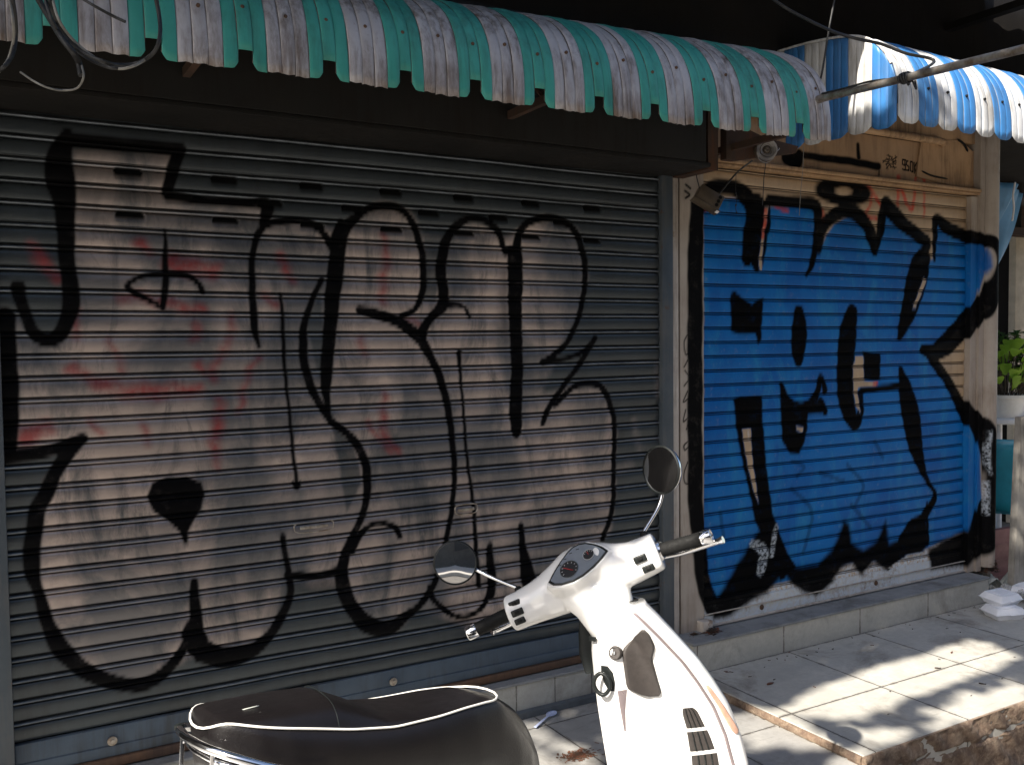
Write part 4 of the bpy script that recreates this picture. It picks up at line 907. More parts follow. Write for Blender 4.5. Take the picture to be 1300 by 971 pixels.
b = MB(); b.tube([(1.19, .075, .30), (1.215, .072, .24), (1.235, .06, .221)], .02, 10); b.tube([(1.10, .0, .46), (1.16, .05, .36), (1.19, .075, .30)], .022, 10); part(b, 'front_fork', M['steel'], steer=True)
b = MB(); b.tube([(.42, .15, .22), (.40, .27, .10), (.385, .30, -.030)], .010, 8); b.box(.36, .41, .285, .325, -.036, -.026, .003); part(b, 'side_stand', M['steel'])
b = MB(); b.tube([(-.02, -.16, .22), (-.20, -.17, .26), (-.30, -.17, .28)], [.04, .05, .045], 14); part(b, 'exhaust', M['steel'])
# --- handlebar cover (steered)
HY = .030
def hring(y, x, zc, hz, hx, n=28, p=.85):
    return [(x + hx * math.copysign(abs(math.cos(a)) ** p, math.cos(a)), y + HY, zc + hz * math.copysign(abs(math.sin(a)) ** p, math.sin(a))) for a in [2 * PI * k / n for k in range(n)]]
b = MB()
b.loft([hring(r[0], r[1], r[2], r[3] + .006, r[4] + .004) for r in ((-.232, .905, .960, .034, .034), (-.228, .905, .960, .047, .042), (-.20, .910, .958, .049, .044), (-.155, .915, .957, .052, .048), (-.115, .918, .962, .060, .056), (-.075, .925, .970, .072, .074), (-.035, .944, .974, .080, .076), (0, .947, .976, .083, .080), (.035, .944, .974, .080, .076), (.075, .930, .967, .068, .066), (.115, .918, .960, .058, .056), (.155, .915, .956, .051, .048), (.20, .910, .954, .047, .044), (.232, .905, .953, .046, .042), (.237, .905, .953, .034, .034))])
def nring(t_, x, y, z, rx, ry):
    e1 = Vector((math.cos(RAKE), 0, math.sin(RAKE))); e2 = Vector((0, 1, 0)); c = Vector((x, y + HY, z)); return [c + e1 * (rx * math.cos(a)) + e2 * (ry * math.sin(a)) for a in [2 * PI * k / 28 for k in range(28)]]
b.loft([nring(0, .912, -.012, .965, .068, .135), nring(0, .908, -.020, .925, .064, .104), nring(0, .910, -.028, .885, .062, .086), nring(0, .920, -.030, .845, .060, .078), nring(0, .934, -.031, .805, .056, .071), nring(0, .946, -.028, .775, .050, .062)])
# hood that carries the instruments
LC = Vector((.864, 0, 1.019)); LN = Vector((-.80, 0, .60)).normalized(); LU = Vector((.60, 0, .80)); LR = Vector((0, 1, 0))
LO = [(.109, -.034), (.098, -.048), (.075, -.058), (.040, -.062), (.010, -.057), (-.025, -.043), (-.052, -.027), (-.073, -.010), (-.060, .010), (-.042, .028), (-.020, .044), (0, .050), (.020, .048), (.042, .036), (.064, .017), (.088, -.008)]
LCEN = (.020, -.006)
def outline(k, k2=None, dz=0, n=3):
    k2 = k2 or k; q = [Vector((LCEN[0] + (a_ - LCEN[0]) * k, LCEN[1] + (b_ - LCEN[1]) * k2 + dz, 0)) for a_, b_ in LO]; m = len(q)
    return [(q[i] * .18 + q[(i + 1) % m] * 0 + (q[i - 1] + q[(i + 1) % m]) * .0 + q[i] * .82).lerp(q[(i + 1) % m], j / n) for i in range(m) for j in range(n)]
def lring(k, h, k2=None, dz=0): return [LC + LR * p.x + LU * p.y + LN * h for p in outline(k, k2, dz)]
b.loft([lring(1.0, -.085, 1.0, -.01), lring(1.17, -.05, 1.20, -.004), lring(1.17, -.014, 1.19), lring(1.11, -.002, 1.13), lring(.97, -.004)])
cover = part(b, 'handlebar_cover', M['white_paint'], steer=True, auto=0)
md = cover.modifiers.new('merge', 'REMESH'); md.mode = 'VOXEL'; md.voxel_size = .0036; md.use_smooth_shade = True
md = cover.modifiers.new('smooth', 'SMOOTH'); md.factor = .6; md.iterations = 9
b = MB(); b.loft([lring(1.03, -.012), lring(1.03, .0006), lring(.99, .0016), lring(.95, -.002)]); ip = part(b, 'instrument_panel', M['black_plastic'], steer=True)
b = MB(); b.loft([lring(.95, -.003), lring(.95, .0008)]); part(b, 'panel_face', M['dial_silver_glare'], ip, steer=True)
def on_panel(u_, v_, h=.0): return LC + LR * u_ + LU * v_ + LN * h
def disc(name, u_, v_, r, h, mat, parent, seg=32, ring=None):
    b = MB()
    if ring: b.lathe([(r, h - .001), (r, h + .0012), (r - ring, h + .0012), (r - ring, h - .001)], on_panel(u_, v_), LN, seg, cap=False)
    else: b.lathe([(r, h - .002), (r, h), (0, h)], on_panel(u_, v_), LN, seg)
    return part(b, name, mat, parent, steer=True)
spd = disc('speedometer', .044, -.022, .027, .0028, M['dial_face'], ip)
disc('dial_ring', .044, -.022, .0278, .003, M['chrome'], spd, ring=.0012)
def tick(u_, v_, ang, l, w_, h, mat, parent, name):
    b = MB(); b.box(0, l, -w_ / 2, w_ / 2, 0, .0006)
    R3 = Matrix((LR, LU, LN)).transposed().to_4x4(); b.xf(Matrix.Translation(on_panel(u_, v_, h)) @ R3 @ Matrix.Rotation(ang, 4, 'Z')); return part(b, name, mat, parent, steer=True)
for k in range(9):
    a = math.radians(-30 + k * 30); tick(.044 + .0195 * math.cos(a), -.022 + .0195 * math.sin(a), a, .0045, .0013, .0030, M['dial_marks'], spd, 'dial_mark')
tick(.044, -.022, math.radians(35), .019, .0016, .0036, M['red_mark'], spd, 'needle')
for k in range(3): tick(.033 + k * .004, -.030 + .003 * k, math.radians(30), .010, .0012, .0034, M['red_mark'], spd, 'red_scale')
fg = disc('fuel_gauge', -.020, .000, .0165, .0028, M['dial_face'], ip)
disc('dial_ring', -.020, .000, .017, .003, M['dial_marks'], fg, ring=.0008)
tick(-.020, .0, math.radians(75), .012, .0014, .0036, M['red_mark'], fg, 'needle')
for k in range(5): a = math.radians(30 + k * 30); tick(-.020 + .011 * math.cos(a), .0 + .011 * math.sin(a), a, .003, .0011, .003, M['dial_marks'], fg, 'dial_mark')
for u_, v_ in ((.064, .004), (.046, .018), (.026, .030), (.004, .034)): tick(u_, v_, math.radians(8), .009, .0022, .0010, M['dial_face'], ip, 'warning_lamp')
b = MB(); rg = nring(0, .9385, -.0312, .797, .0555, .0705); b.tube(rg, .0016, 6, closed=True); part(b, 'neck_seam', M['black_plastic'], cover, steer=True)
# grips, bar ends, levers, mirrors
for sgn, yo, lo_, zo in ((1, .398, 1, -.004), (-1, -.352, -1, -.012)):
    y0 = sgn * .232 + HY; gx0, gz0 = .905, .956; ye = yo + HY * 0
    p0 = Vector((gx0, y0 - sgn * .012, gz0 + (0 if sgn > 0 else .004))); p1 = Vector((gx0 - .030, ye, .948 + zo * .5)); dirv = (p1 - p0).normalized()
    b = MB(); b.lathe([(.033, -.004), (.033, .008), (.027, .013), (.0235, .022)], p0, dirv, 28); col_ = part(b, 'collar', M['chrome'], steer=True)
    L_ = (p1 - p0).length
    prof = [(.0215, .018)] + [(.0190 + (.0009 if k % 2 else 0), .024 + (L_ - .050) * k / 40) for k in range(41)] + [(.0205, L_ - .024), (.0205, L_ - .020)]
    b = MB(); b.lathe(prof, p0, dirv, 24); gp = part(b, 'grip', M['black_rubber'], steer=True)
    b = MB(); b.lathe([(.0195, L_ - .030), (.0205, L_ - .026), (.0205, L_ - .002), (.0185, L_ + .001), (.013, L_ + .0012), (.012, L_ - .0006), (.007, L_ - .0006), (.006, L_ + .001), (0, L_ + .001)], p0, dirv, 28); part(b, 'bar_end', M['chrome'], gp, steer=True)
    q0 = p0 + Vector((.035, 0, -.018)); q1 = p1 + Vector((.055 if sgn < 0 else .030, sgn * (.022 if sgn < 0 else -.06), -.020))
    b = MB(); lv = curve([q0, q0.lerp(q1, .35) + Vector((.018, 0, -.004)), q0.lerp(q1, .75) + Vector((.010, 0, -.002)), q1], 6); nn = len(lv)
    b.tube(lv, [.0070 + .0015 * (i / nn) + (.0018 if i > nn - 3 else 0) for i in range(nn)], 10); part(b, 'brake_lever', M['chrome'], steer=True)
def switch(name, y, z, w_, h_, dx=0):
    b = MB(); b.box(-.010, .003, -w_ / 2, w_ / 2, -h_ / 2, h_ / 2, .0035, 3); b.xf(Matrix.Translation((.8645 + dx, y, z)) @ Matrix.Rotation(math.radians(-8), 4, 'Y'))
    o = part(b, name, M['black_plastic'], steer=True)
    b = MB(); b.box(-.006, .0, -w_ / 5, w_ / 5, -h_ / 4, h_ / 4, .002, 2); b.xf(Matrix.Translation((.8565 + dx, y, z))); part(b, 'switch_button', M['black_rubber'], o, steer=True); return o
switch('light_switch', .232, .974, .036, .019, .008); switch('indicator_switch', .232, .949, .036, .019, .002); switch('horn_button', .235, .925, .032, .018, .008)
switch('start_switch', -.150, .957, .036, .020); switch('mode_switch', -.160, .926, .034, .020, .010)
def mirror(root, mid, ctr, nrm, r, back):
    b = MB(); b.lathe([(.013, -.005), (.014, .004), (.010, .018), (.006, .022)], Vector(root) - Vector((0, 0, .004)), (0, 0, 1), 18)
    m_ = part(b, 'mirror', M['black_rubber'], steer=True)
    nrm = Vector(nrm).normalized(); c = Vector(ctr)
    rv = Vector(root) + Vector((0, 0, .02)) - c; rv = (rv - nrm * rv.dot(nrm)).normalized(); att = c + rv * (r * .80) - nrm * .014; mid = Vector(root).lerp(att, .62) + Vector(mid) * 0 - nrm * .008
    b = MB(); b.tube(curve([Vector(root) + Vector((0, 0, .014)), mid, att], 8), .0052, 10); part(b, 'mirror_stem', M['chrome'], m_, steer=True)
    b = MB(); b.lathe([(r * .30, -.030), (r * .72, -.026), (r * .95, -.014), (r * 1.02, -.002), (r * 1.02, .003), (r * .985, .004), (r * .945, .0015)], c, nrm, 48); part(b, 'mirror_housing', M[back], m_, steer=True)
    b = MB(); b.lathe([(r * 1.025, .0005), (r * 1.03, .0035), (r * .96, .0052), (r * .945, .002)], c, nrm, 48, cap=False); part(b, 'mirror_rim', M['black_plastic'], m_, steer=True)
    b = MB(); b.lathe([(r * .95, .001), (r * .95, .0022), (r * .5, .0030), (0, .0034)], c, nrm, 48); part(b, 'mirror_glass_disc', M['mirror'], m_, steer=True)
INVS = STEER.to_3x3().inverted(); WB = (Matrix.Rotation(TH, 3, 'Z') @ Matrix.Rotation(-LA, 3, 'X')).inverted()
loc_n = lambda v: INVS @ (WB @ Vector(v))
mirror((.920, .222, 1.000), (.935, .285, 1.050), (.925, .376, 1.152), loc_n((-.42, -.90, .095)), .064, 'chrome')
mirror((.922, -.178, 1.008), (.930, -.225, 1.065), (.940, -.294, 1.166), loc_n((-.97, -.15, .04)), .068, 'chrome')
# brake hoses looping into the cover
b = MB(); b.lathe([(.062, 0), (.066, .01), (.060, .03), (0, .045)], (1.018, HY, .972), (1, 0, 0), 28); part(b, 'headlight', M['mirror'], steer=True)
# ================================================================== POLE, CABLES, FITTINGS
def cable(name, pts, r, mat, label, cat='cable', group=None, n=8, seg=6):
    b = MB(); b.tube(curve(pts, n), r, seg); o = b.build(name, M[mat], auto=60); return tag(o, label, cat, group)
t = empty('awning_pole', (3.19, -.62, 2.5), 'thin weathered metal pole slanting up to the right in front of the blue striped awning', 'pole')
b = MB(); b.tube([POLE_A, POLE_B], .0155, 14); b.lathe([(.0175, -.01), (.0175, .012)], POLE_A, Vector(POLE_B) - Vector(POLE_A), 14); o1 = b.build('tube', M['steel'], auto=50)
dv = (Vector(POLE_B) - Vector(POLE_A)); kn = Vector(POLE_A) + dv * POLE_K
b = MB()
for k in range(4):
    c = kn + dv.normalized() * (.010 * (k - 1.5)); a_ = dv.normalized().orthogonal().normalized(); b_ = dv.normalized().cross(a_)
    b.tube([c + (a_ * math.cos(t_) + b_ * math.sin(t_)) * .0195 + dv.normalized() * .004 * math.sin(t_ * 2 + k) for t_ in [2 * PI * i / 16 for i in range(16)]], .0042, 6, closed=True)
b.tube(curve([kn + Vector((.01, -.02, -.01)), kn + Vector((.02, -.03, -.045)), kn + Vector((.035, -.02, -.035)), kn + Vector((.03, -.018, -.01))], 6), .0035, 6)
o2 = b.build('rope_knot', M['cable'], auto=60)
b = MB(); b.tube(curve([kn, Vector(POLE_A) + dv * POLE_K * .6 + Vector((0, -.01, .020)), Vector(POLE_A) + dv * POLE_K * .25 + Vector((0, -.01, .018)), Vector(POLE_A) + Vector((0, -.01, .02))], 8), .0045, 6); o3 = b.build('tie_rope', M['cable'], auto=60)
adopt(t, o1, o2, o3)
cable('cable', [at(970, -10, 3.7), at(1000, 12, 3.72), at(1052, 38, 3.75), at(1086, 49, 3.75), at(1118, 56, 3.75), at(1150, 68, 3.75), at(1186, 78, 3.75), tuple(kn)], .0065, 'cable', 'black cable sagging from the dark roof to the rope knot on the pole')
cable('cable', [at(1062, -15, 4.1), at(1052, 40, 4.1), at(1044, 90, 4.1), at(1036, 126, 4.1), tuple(Vector(POLE_A) + Vector((0, -.012, 0)))], .0050, 'cable', 'thin dark cord hanging from the roof to the lower end of the pole')
# bundle in front of the green awning, top left
Dd = 2.22
cb = [([(42,-12),(62,22),(78,48),(92,66),(100,80),(103,96)], .0075, 'cable', 'thickest black cable crossing the green awning at top left'),
      ([(60,-12),(68,18),(84,46),(104,66),(130,78),(152,83),(176,80),(196,66),(203,44),(202,20),(196,-10)], .0050, 'cable', 'black cable looping below the green awning edge and back up at top left'),
      ([(64,-12),(74,24),(92,50),(118,72),(146,87),(170,84),(190,72)], .0036, 'cable_grey', 'grey cable in the loop hanging under the green awning at top left'),
      ([(54,-12),(66,26),(86,54),(110,74),(138,86),(158,87)], .0040, 'cable', 'short black cable inside the loop bundle at top left'),
      ([(14,-12),(19,20),(20,48),(15,72),(4,86),(-8,94)], .0050, 'cable', 'black cable bending out of the picture at the far left of the green awning'),
      ([(10,-12),(16,24),(17,50),(11,74),(0,90),(-8,97)], .0034, 'cable_grey', 'grey cable beside the black one at the far left of the green awning'),
      ([(100,-4),(120,8),(142,20),(159,28)], .0040, 'cable', 'short stub of black cable crossing a white stripe near top left'),
      ([(26,92),(44,104),(62,112),(80,115),(98,112),(106,98),(104,84)], .0026, 'cable_grey', 'thin grey wire hanging in the dark gap under the green awning at left')]
for pts, r, mt, lb in cb: cable('cable', [at(x, y, Dd + .03 * math.sin(i * 1.7 + r * 900)) for i, (x, y) in enumerate(pts)], r, mt, lb)
# coil hanging under the green awning
t = empty('wire_coil', (3.16, -.30, 2.37), 'round coil of pale wire hanging under the right end of the green awning', 'wire coil')
nC = Vector((-.45, -.88, -.05)); cC = Vector((3.16, -.30, 2.371))
b = MB()
a_ = nC.normalized().orthogonal().normalized(); b_ = nC.normalized().cross(a_)
for k, (r, w_) in enumerate(((.046, .0042), (.041, .003), (.036, .0035), (.028, .003), (.022, .0022))):
    b.tube([cC + nC.normalized() * (.004 * (k % 2)) + (a_ * math.cos(q) + b_ * math.sin(q)) * (r + .0007 * math.sin(3 * q + k)) for q in [2 * PI * i / 40 for i in range(40)]], w_, 6, closed=True)
o1 = b.build('coil', M['coil'], auto=60)
b = MB(); b.lathe([(.050, -.03), (.050, -.006), (.034, -.002), (.014, -.004), (.014, .006), (.007, .008), (0, .004)], cC, nC, 30); o2 = b.build('spool', M['box_brown'], auto=40)
b = MB()
b.tube(curve([cC + Vector((-.05, 0, .01)), cC + Vector((-.062, .0, -.015)), cC + Vector((-.045, 0, -.05)), cC + Vector((.0, -.0, -.06)), cC + Vector((.045, .0, -.035))], 6), .0018, 5)
b.tube(curve([cC + Vector((.045, .0, -.02)), cC + Vector((.08, .0, .01)), cC + Vector((.10, .02, .02))], 6), .0018, 5); o3 = b.build('loose_wire', M['coil'], auto=60)
adopt(t, o1, o2, o3)
t = empty('awning_bracket', (3.2, -.15, 2.35), 'dark rusty bracket under the green awning behind the wire coil', 'bracket')
b = MB(); b.prism([(2.96, 2.32), (3.02, 2.318), (3.20, 2.352), (3.40, 2.386), (3.42, 2.42), (3.20, 2.44), (2.96, 2.50)], -.25, -.21); o1 = b.build('plate', M['bracket'], auto=40)
adopt(t, o1)
# hanging socket box
t = empty('socket_box', (2.95, -.13, 2.16), 'small brown socket box with three holes hanging at a tilt above the blue painted shutter', 'socket box')
Rb = Matrix.Translation((2.960, -.13, 2.158)) @ Matrix.Rotation(math.radians(-24), 4, 'Z') @ Matrix.Rotation(math.radians(30), 4, 'Y') @ Matrix.Rotation(math.radians(-10), 4, 'X')
b = MB(); b.box(-.062, .062, -.028, .028, -.036, .036, .005, 2); b.xf(Rb); o1 = b.build('casing', M['box_brown'], auto=40)
hs = []
for k in (-1, 0, 1):
    b = MB(); b.lathe([(.0085, 0), (.0085, .003), (0, .003)], (.042, -.0275, 0), (0, -1, 0), 14); b.xf(Rb @ Matrix.Translation((.0, .0, k * .021))); hs.append(b.build('socket_hole', M['black_rubber'], auto=40))
b = MB(); b.box(-.068, .070, -.032, .032, -.044, -.037, .002); b.xf(Rb); o3 = b.build('lid', M['box_brown'], auto=40)
b = MB(); b.box(.052, .066, -.036, -.014, -.052, -.0445, .002); b.xf(Rb); o4 = b.build('clip', M['foam'], auto=40)
adopt(t, o1, o3, o4, *hs)
cable('cable', [(2.905, -.13, 2.20), (2.885, -.13, 2.27), (2.87, -.15, 2.33)], .0028, 'cable', 'short wire holding the left end of the tilted socket box')
cable('cable', [(3.00, -.12, 2.15), (3.05, -.12, 2.20), (3.13, -.14, 2.29), (3.17, -.20, 2.34)], .0042, 'cable', 'dark wire running from the tilted socket box up to the wire coil')
cable('cable', [(3.20, -.26, 2.34), (3.245, -.20, 2.27), (3.30, -.14, 2.20), (3.335, -.10, 2.155)], .0022, 'cable', 'thin loose wire dangling below the wire coil to the right')
cable('cable', [(3.62, -.10, 2.47), (3.615, -.10, 2.36), (3.60, -.10, 2.24), (3.59, -.10, 2.12)], .0018, 'cable_grey', 'long thin wire hanging straight down beside the black halo stroke')
cable('cable', [(3.20, -.06, 2.30), (3.198, -.06, 2.22), (3.205, -.06, 2.19), (3.198, -.06, 2.14), (3.206, -.06, 2.11)], [.0016 + (.004 if i in (10, 14, 22, 30) else 0) for i in range(33)], 'cable', 'knotted string hanging over the tan slats between box and halo stroke')

# ================================================================== THINGS ON THE GROUND
def foam_box(cx, cy, z, w_, d_, h_, rot, label, tilt=0.0):
    t = empty('foam_box', (cx, cy, z), label, 'food box', 'white foam takeaway boxes'); t.rotation_euler = (tilt, 0, rot)
    def half(s0, s1, z0, z1, nm, lip):
        b = MB(); R_ = lambda s, zz: [(sx * (w_ / 2 * s - .012) + ox, sy * (d_ / 2 * s - .012) + oy, zz) for sx, sy, ox, oy in [(a, c, .012 * math.cos(q) * 1, .012 * math.sin(q)) for a, c, q0 in ((1, 1, 0), (-1, 1, 90), (-1, -1, 180), (1, -1, 270)) for q in [math.radians(q0 + j * 30) for j in range(4)]]]
        b.loft([R_(s0, z0), R_(s0 + (s1 - s0) * .25, z0 + (z1 - z0) * .35), R_(s0 + (s1 - s0) * .9, z1 - (z1 - z0) * .12), R_(s1, z1)]); o = b.build(nm, M['foam'], t, auto=35); return o
    half(.80, 1.0, 0, h_ * .48, 'base', 0); half(1.0, .80, h_ * .52, h_, 'lid', 0)
    b = MB(); b.box(-w_ * .27, w_ * .27, -d_ * .25, d_ * .25, h_ * .98, h_ * 1.03, .004, 3); b.build('lid_panel', M['foam'], t, auto=35)
    b = MB(); b.box(-.018, .018, -d_ * .56, -d_ * .50, h_ * .46, h_ * .56, .002, 2); b.build('lid_tab', M['foam'], t, auto=35)
    b = MB(); b.box(-w_ * .515, w_ * .515, -d_ * .515, d_ * .515, h_ * .475, h_ * .525, .002); b.build('rim', M['foam'], t, auto=35)
    return t
foam_box(4.90, -.385, -.0625, .19, .15, .062, math.radians(-22), 'white closed foam box lying on the platform at the bottom of the pair')
foam_box(4.95, -.335, .000, .185, .145, .058, math.radians(-4), 'white foam box lying tilted on top of another by the end of the doorstep', math.radians(4))
foam_box(5.33, -.26, -.030, .18, .14, .055, math.radians(10), 'single white foam box behind the pair at the right edge of the picture')
# crumpled paper / bag
def crumple(name, pts, cz, mat, label, cat, seed, amp=.02):
    r_ = random.Random(seed); nx, ny = 14, 12; V, F = [], []
    (x0, y0), (x1, y1), (x2, y2), (x3, y3) = pts
    for j in range(ny + 1):
        for i in range(nx + 1):
            u, v = i / nx, j / ny
            x = (1 - v) * ((1 - u) * x0 + u * x1) + v * ((1 - u) * x3 + u * x2); y = (1 - v) * ((1 - u) * y0 + u * y1) + v * ((1 - u) * y3 + u * y2)
            V.append((x + r_.uniform(-.006, .006), y + r_.uniform(-.006, .006), cz + amp * (abs(math.sin(u * 5 + seed)) * abs(math.cos(v * 4 + seed * 2)) * 2 + r_.uniform(0, .5))))
    for j in range(ny):
        for i in range(nx): a = j * (nx + 1) + i; F.append((a, a + 1, a + nx + 2, a + nx + 1))
    me = bpy.data.meshes.new(name); me.from_pydata(V, [], F); finish(me, M[mat], False); o = link(name, me); md = o.modifiers.new('t', 'SOLIDIFY'); md.thickness = .0015
    return tag(o, label, cat)
crumple('crumpled_paper', [(5.14, -.10), (5.40, -.20), (5.58, -.02), (5.24, .045)], -.055, 'paper', 'crumpled grey-white paper at the end of the tiled doorstep', 'paper', 3, .045)
def film():
    m, nt, b_ = nodes_of('clear_bag'); g = NB(nt); b_.inputs['Base Color'].default_value = (.6, .6, .58, 1); b_.inputs['Roughness'].default_value = .12; b_.inputs['Alpha'].default_value = .38; return m
M['film'] = film()
crumple('plastic_bag', [(5.10, -.28), (5.26, -.32), (5.34, -.16), (5.14, -.12)], -.055, 'film', 'clear plastic bag between the doorstep end and the foam boxes', 'bag', 8, .040)
crumple('sweet_wrapper', [(4.72, -.67), (4.86, -.74), (4.92, -.66), (4.80, -.60)], -.058, 'pinkfoil', 'pink and black foil wrapper at the right edge of the platform', 'wrapper', 5, .006)
# spoon
b = MB(); R_ = []
d0, d1 = Vector((1.935, -.212, -.0945)), Vector((2.098, -.112, -.0935)); u_ = (d1 - d0).normalized(); s_ = Vector((-u_.y, u_.x, 0))
for k in range(25):
    f = k / 24; w_ = .0045 + .002 * (1 - f) if f < .62 else .0045 + .0165 * math.sin(PI * min(1, (f - .62) / .38)) ** .7 * (1 if f < .999 else .1); dip = -.003 * math.sin(PI * max(0, (f - .66) / .34)) if f > .66 else 0
    c = d0.lerp(d1, f) + Vector((0, 0, .006 * math.sin(PI * f) * .4 + .003)); R_.append([c - s_ * w_, c - s_ * w_ * .5 + Vector((0, 0, dip)), c + Vector((0, 0, dip * 1.4)), c + s_ * w_ * .5 + Vector((0, 0, dip)), c + s_ * w_])
b.loft(R_, closed_ring=False, cap=False); o = b.build('plastic_spoon', M['spoon'], auto=60); md = o.modifiers.new('t', 'SOLIDIFY'); md.thickness = .0012; tag(o, 'pale blue plastic spoon lying on the pavement between seat and shield of the scooter', 'spoon')
# litter
def leaf_litter(x, y, z, l, w_, a, mat, label, name='dead_leaf', cat='leaf', group=None, curl=.004):
    b = MB(); R_ = []
    for k in range(9):
        f = k / 8; ww = w_ * math.sin(PI * min(.97, max(.03, f))) ** .8; R_.append([(l * (f - .5), -ww / 2, .002 + curl * f), (l * (f - .5), 0, .001 + curl * .4), (l * (f - .5), ww / 2, .002 + curl * (1 - f))])
    b.loft(R_, closed_ring=False, cap=False); b.xf(Matrix.Translation((x, y, z)) @ Matrix.Rotation(a, 4, 'Z')); o = b.build(name, M[mat], auto=60); md = o.modifiers.new('t', 'SOLIDIFY'); md.thickness = .001
    return tag(o, label, cat, group)
leaf_litter(3.055, -.43, -.0625, .05, .020, .1, 'litter', 'small brown curled leaf on the platform beside the front of the scooter')
leaf_litter(3.87, -.70, -.0625, .03, .012, -.5, 'litter_dark', 'tiny dark leaf on the sunlit strip of the platform')
leaf_litter(3.86, -.93, -.0625, .03, .012, -.9, 'litter_dark', 'tiny dark leaf in the shade near the platform front edge')
leaf_litter(4.12, -.60, -.0625, .028, .010, .4, 'litter', 'tiny brown leaf near the upper rim of the sunlit strip')
r_ = random.Random(4)
for k in range(46):
    if k < 30: x, y, z = r_.uniform(2.9, 5.0), -.158 - abs(r_.gauss(0, .05)) - .012, -.0625
    else: x, y, z = r_.uniform(2.9, 4.7), r_.uniform(-1.05, -.25), -.0625
    leaf_litter(x, y, z, r_.uniform(.007, .020), r_.uniform(.003, .008), r_.uniform(0, 6), r_.choice(['litter_dark', 'litter_dark', 'litter']), 'tiny dark crumb of dirt scattered on the pale platform', 'dirt_crumb', 'debris', 'dirt crumbs on the platform', .002)
# rust-coloured smear: a few flat flakes on the pavement
def heap(name, x, y, z, sx, sy, n, sz, mats, label, cat, seed, kind=None, hgt=.02):
    r_ = random.Random(seed); V, F, MI = [], [], []
    for k in range(n):
        a = r_.uniform(0, 6.28); q = abs(r_.gauss(0, .5)); px, py = x + sx * q * math.cos(a), y + sy * q * math.sin(a); pz = z + .001 + r_.random() * hgt * max(0, 1 - q)
        l, w_, th = r_.uniform(.4, 1) * sz, r_.uniform(.2, .5) * sz, r_.uniform(0, 3.14); tl = r_.uniform(-.3, .3) * (hgt > .005)
        c, s = math.cos(th), math.sin(th); i0 = len(V)
        for dx, dy, dz in ((-l, -w_, 0), (l, -w_ * .6, tl * l), (l * .8, w_, tl * l), (-l * .9, w_ * .7, 0)): V.append((px + (dx * c - dy * s) / 2, py + (dx * s + dy * c) / 2, pz + max(0, dz)))
        F.append((i0, i0 + 1, i0 + 2, i0 + 3)); MI.append(k % len(mats))
    me = bpy.data.meshes.new(name); me.from_pydata(V, [], F); me.polygons.foreach_set('material_index', MI); finish(me, [M[m] for m in mats], False); o = link(name, me); return tag(o, label, cat, None, kind)
heap('food_scraps', 1.95, -.50, -.0995, .085, .05, 260, .022, ['rust_strip', 'litter'], None, None, 3, 'stuff', .004)
heap('debris', 3.03, -.075, .083, .055, .030, 120, .03, ['litter_dark', 'litter'], None, None, 5, 'stuff', .02)
heap('debris', 2.93, -.06, .083, .03, .02, 40, .02, ['litter_dark', 'rust_strip'], None, None, 6, 'stuff', .01)
heap('debris', 5.26, -.085, .083, .055, .030, 260, .035, ['litter_dark', 'litter_dark', 'litter'], None, None, 7, 'stuff', .10)
heap('debris', 5.35, -.12, -.0625, .12, .06, 160, .03, ['litter_dark', 'litter'], None, None, 9, 'stuff', .02)

# ================================================================== RIGHT-HAND ALLEY
t = empty('wooden_gate', (5.36, -.16, -.06), 'weathered grey plank gate end standing at the right edge of the picture', 'gate')
b = MB(); b.box(5.300, 5.425, -.200, -.155, -.0625, 1.02, .006); b.xf(Matrix.Translation((5.3, 0, 0)) @ Matrix(((1, 0, .055, 0), (0, 1, 0, 0), (0, 0, 1, 0), (0, 0, 0, 1))) @ Matrix.Translation((-5.3, 0, 0))); o1 = b.build('plank', M['wood_grey'], auto=40)
b = MB(); b.box(5.50, 5.66, -.235, -.185, -.0625, 1.05, .006); o2 = b.build('plank', M['wood_grey'], auto=40)
b = MB(); b.box(5.44, 5.72, -.262, -.237, .90, .97, .004); o3 = b.build('cross_bar', M['wood_grey'], auto=40)
adopt(t, o1, o2, o3)
t = empty('alley_post', (7.5, 1.1, -.06), 'pale sunlit post right of the blue cloth at the picture edge', 'post')
b = MB(); b.box(7.42, 7.62, 1.10, 1.16, -.06, 2.36, .004); o1 = b.build('post_face', M['cream_post'], auto=40)
b = MB(); b.box(7.44, 7.60, 1.165, 1.30, -.06, 2.79, .004); o2 = b.build('post_core', M['upper_wall'], auto=40)
adopt(t, o1, o2)
V, F = [], []
for j in range(15):
    for i in range(17):
        u, v = i / 16, j / 14; x = 6.02 + .46 * u; z = 2.60 - (.44 + .16 * math.sin(u * 2.5)) * v - .08 * u; y = .45 + .25 * v + .04 * math.sin(u * 9 + v * 3) + .02 * math.sin(u * 21)
        V.append((x, y, z))
for j in range(14):
    for i in range(16): a = j * 17 + i; F.append((a, a + 1, a + 18, a + 17))
me = bpy.data.meshes.new('blue_cloth'); me.from_pydata(V, [], F); finish(me, M['tarp'], True); o = link('blue_cloth', me); md = o.modifiers.new('t', 'SOLIDIFY'); md.thickness = .003
tag(o, 'bright blue cloth sheet hung up in the alley right of the drain pipe', 'cloth')
cable('rope', [(5.62, .02, 2.46), (5.60, .02, 2.38), (5.61, .02, 2.30), (5.595, .02, 2.22)], .006, 'foam', 'short frayed white rope hanging beside the blue cloth', 'rope')
t = empty('alley_house', (8, 3, -.1), 'dark wooden shack wall in the shade at the back of the alley', 'building')
b = MB()
for k in range(22): b.box(5.9 + k * .22, 5.9 + k * .22 + .212, 2.6, 2.64, -.1, 4.2)
o1 = b.build('plank_wall', M['upper_wall'], auto=40)
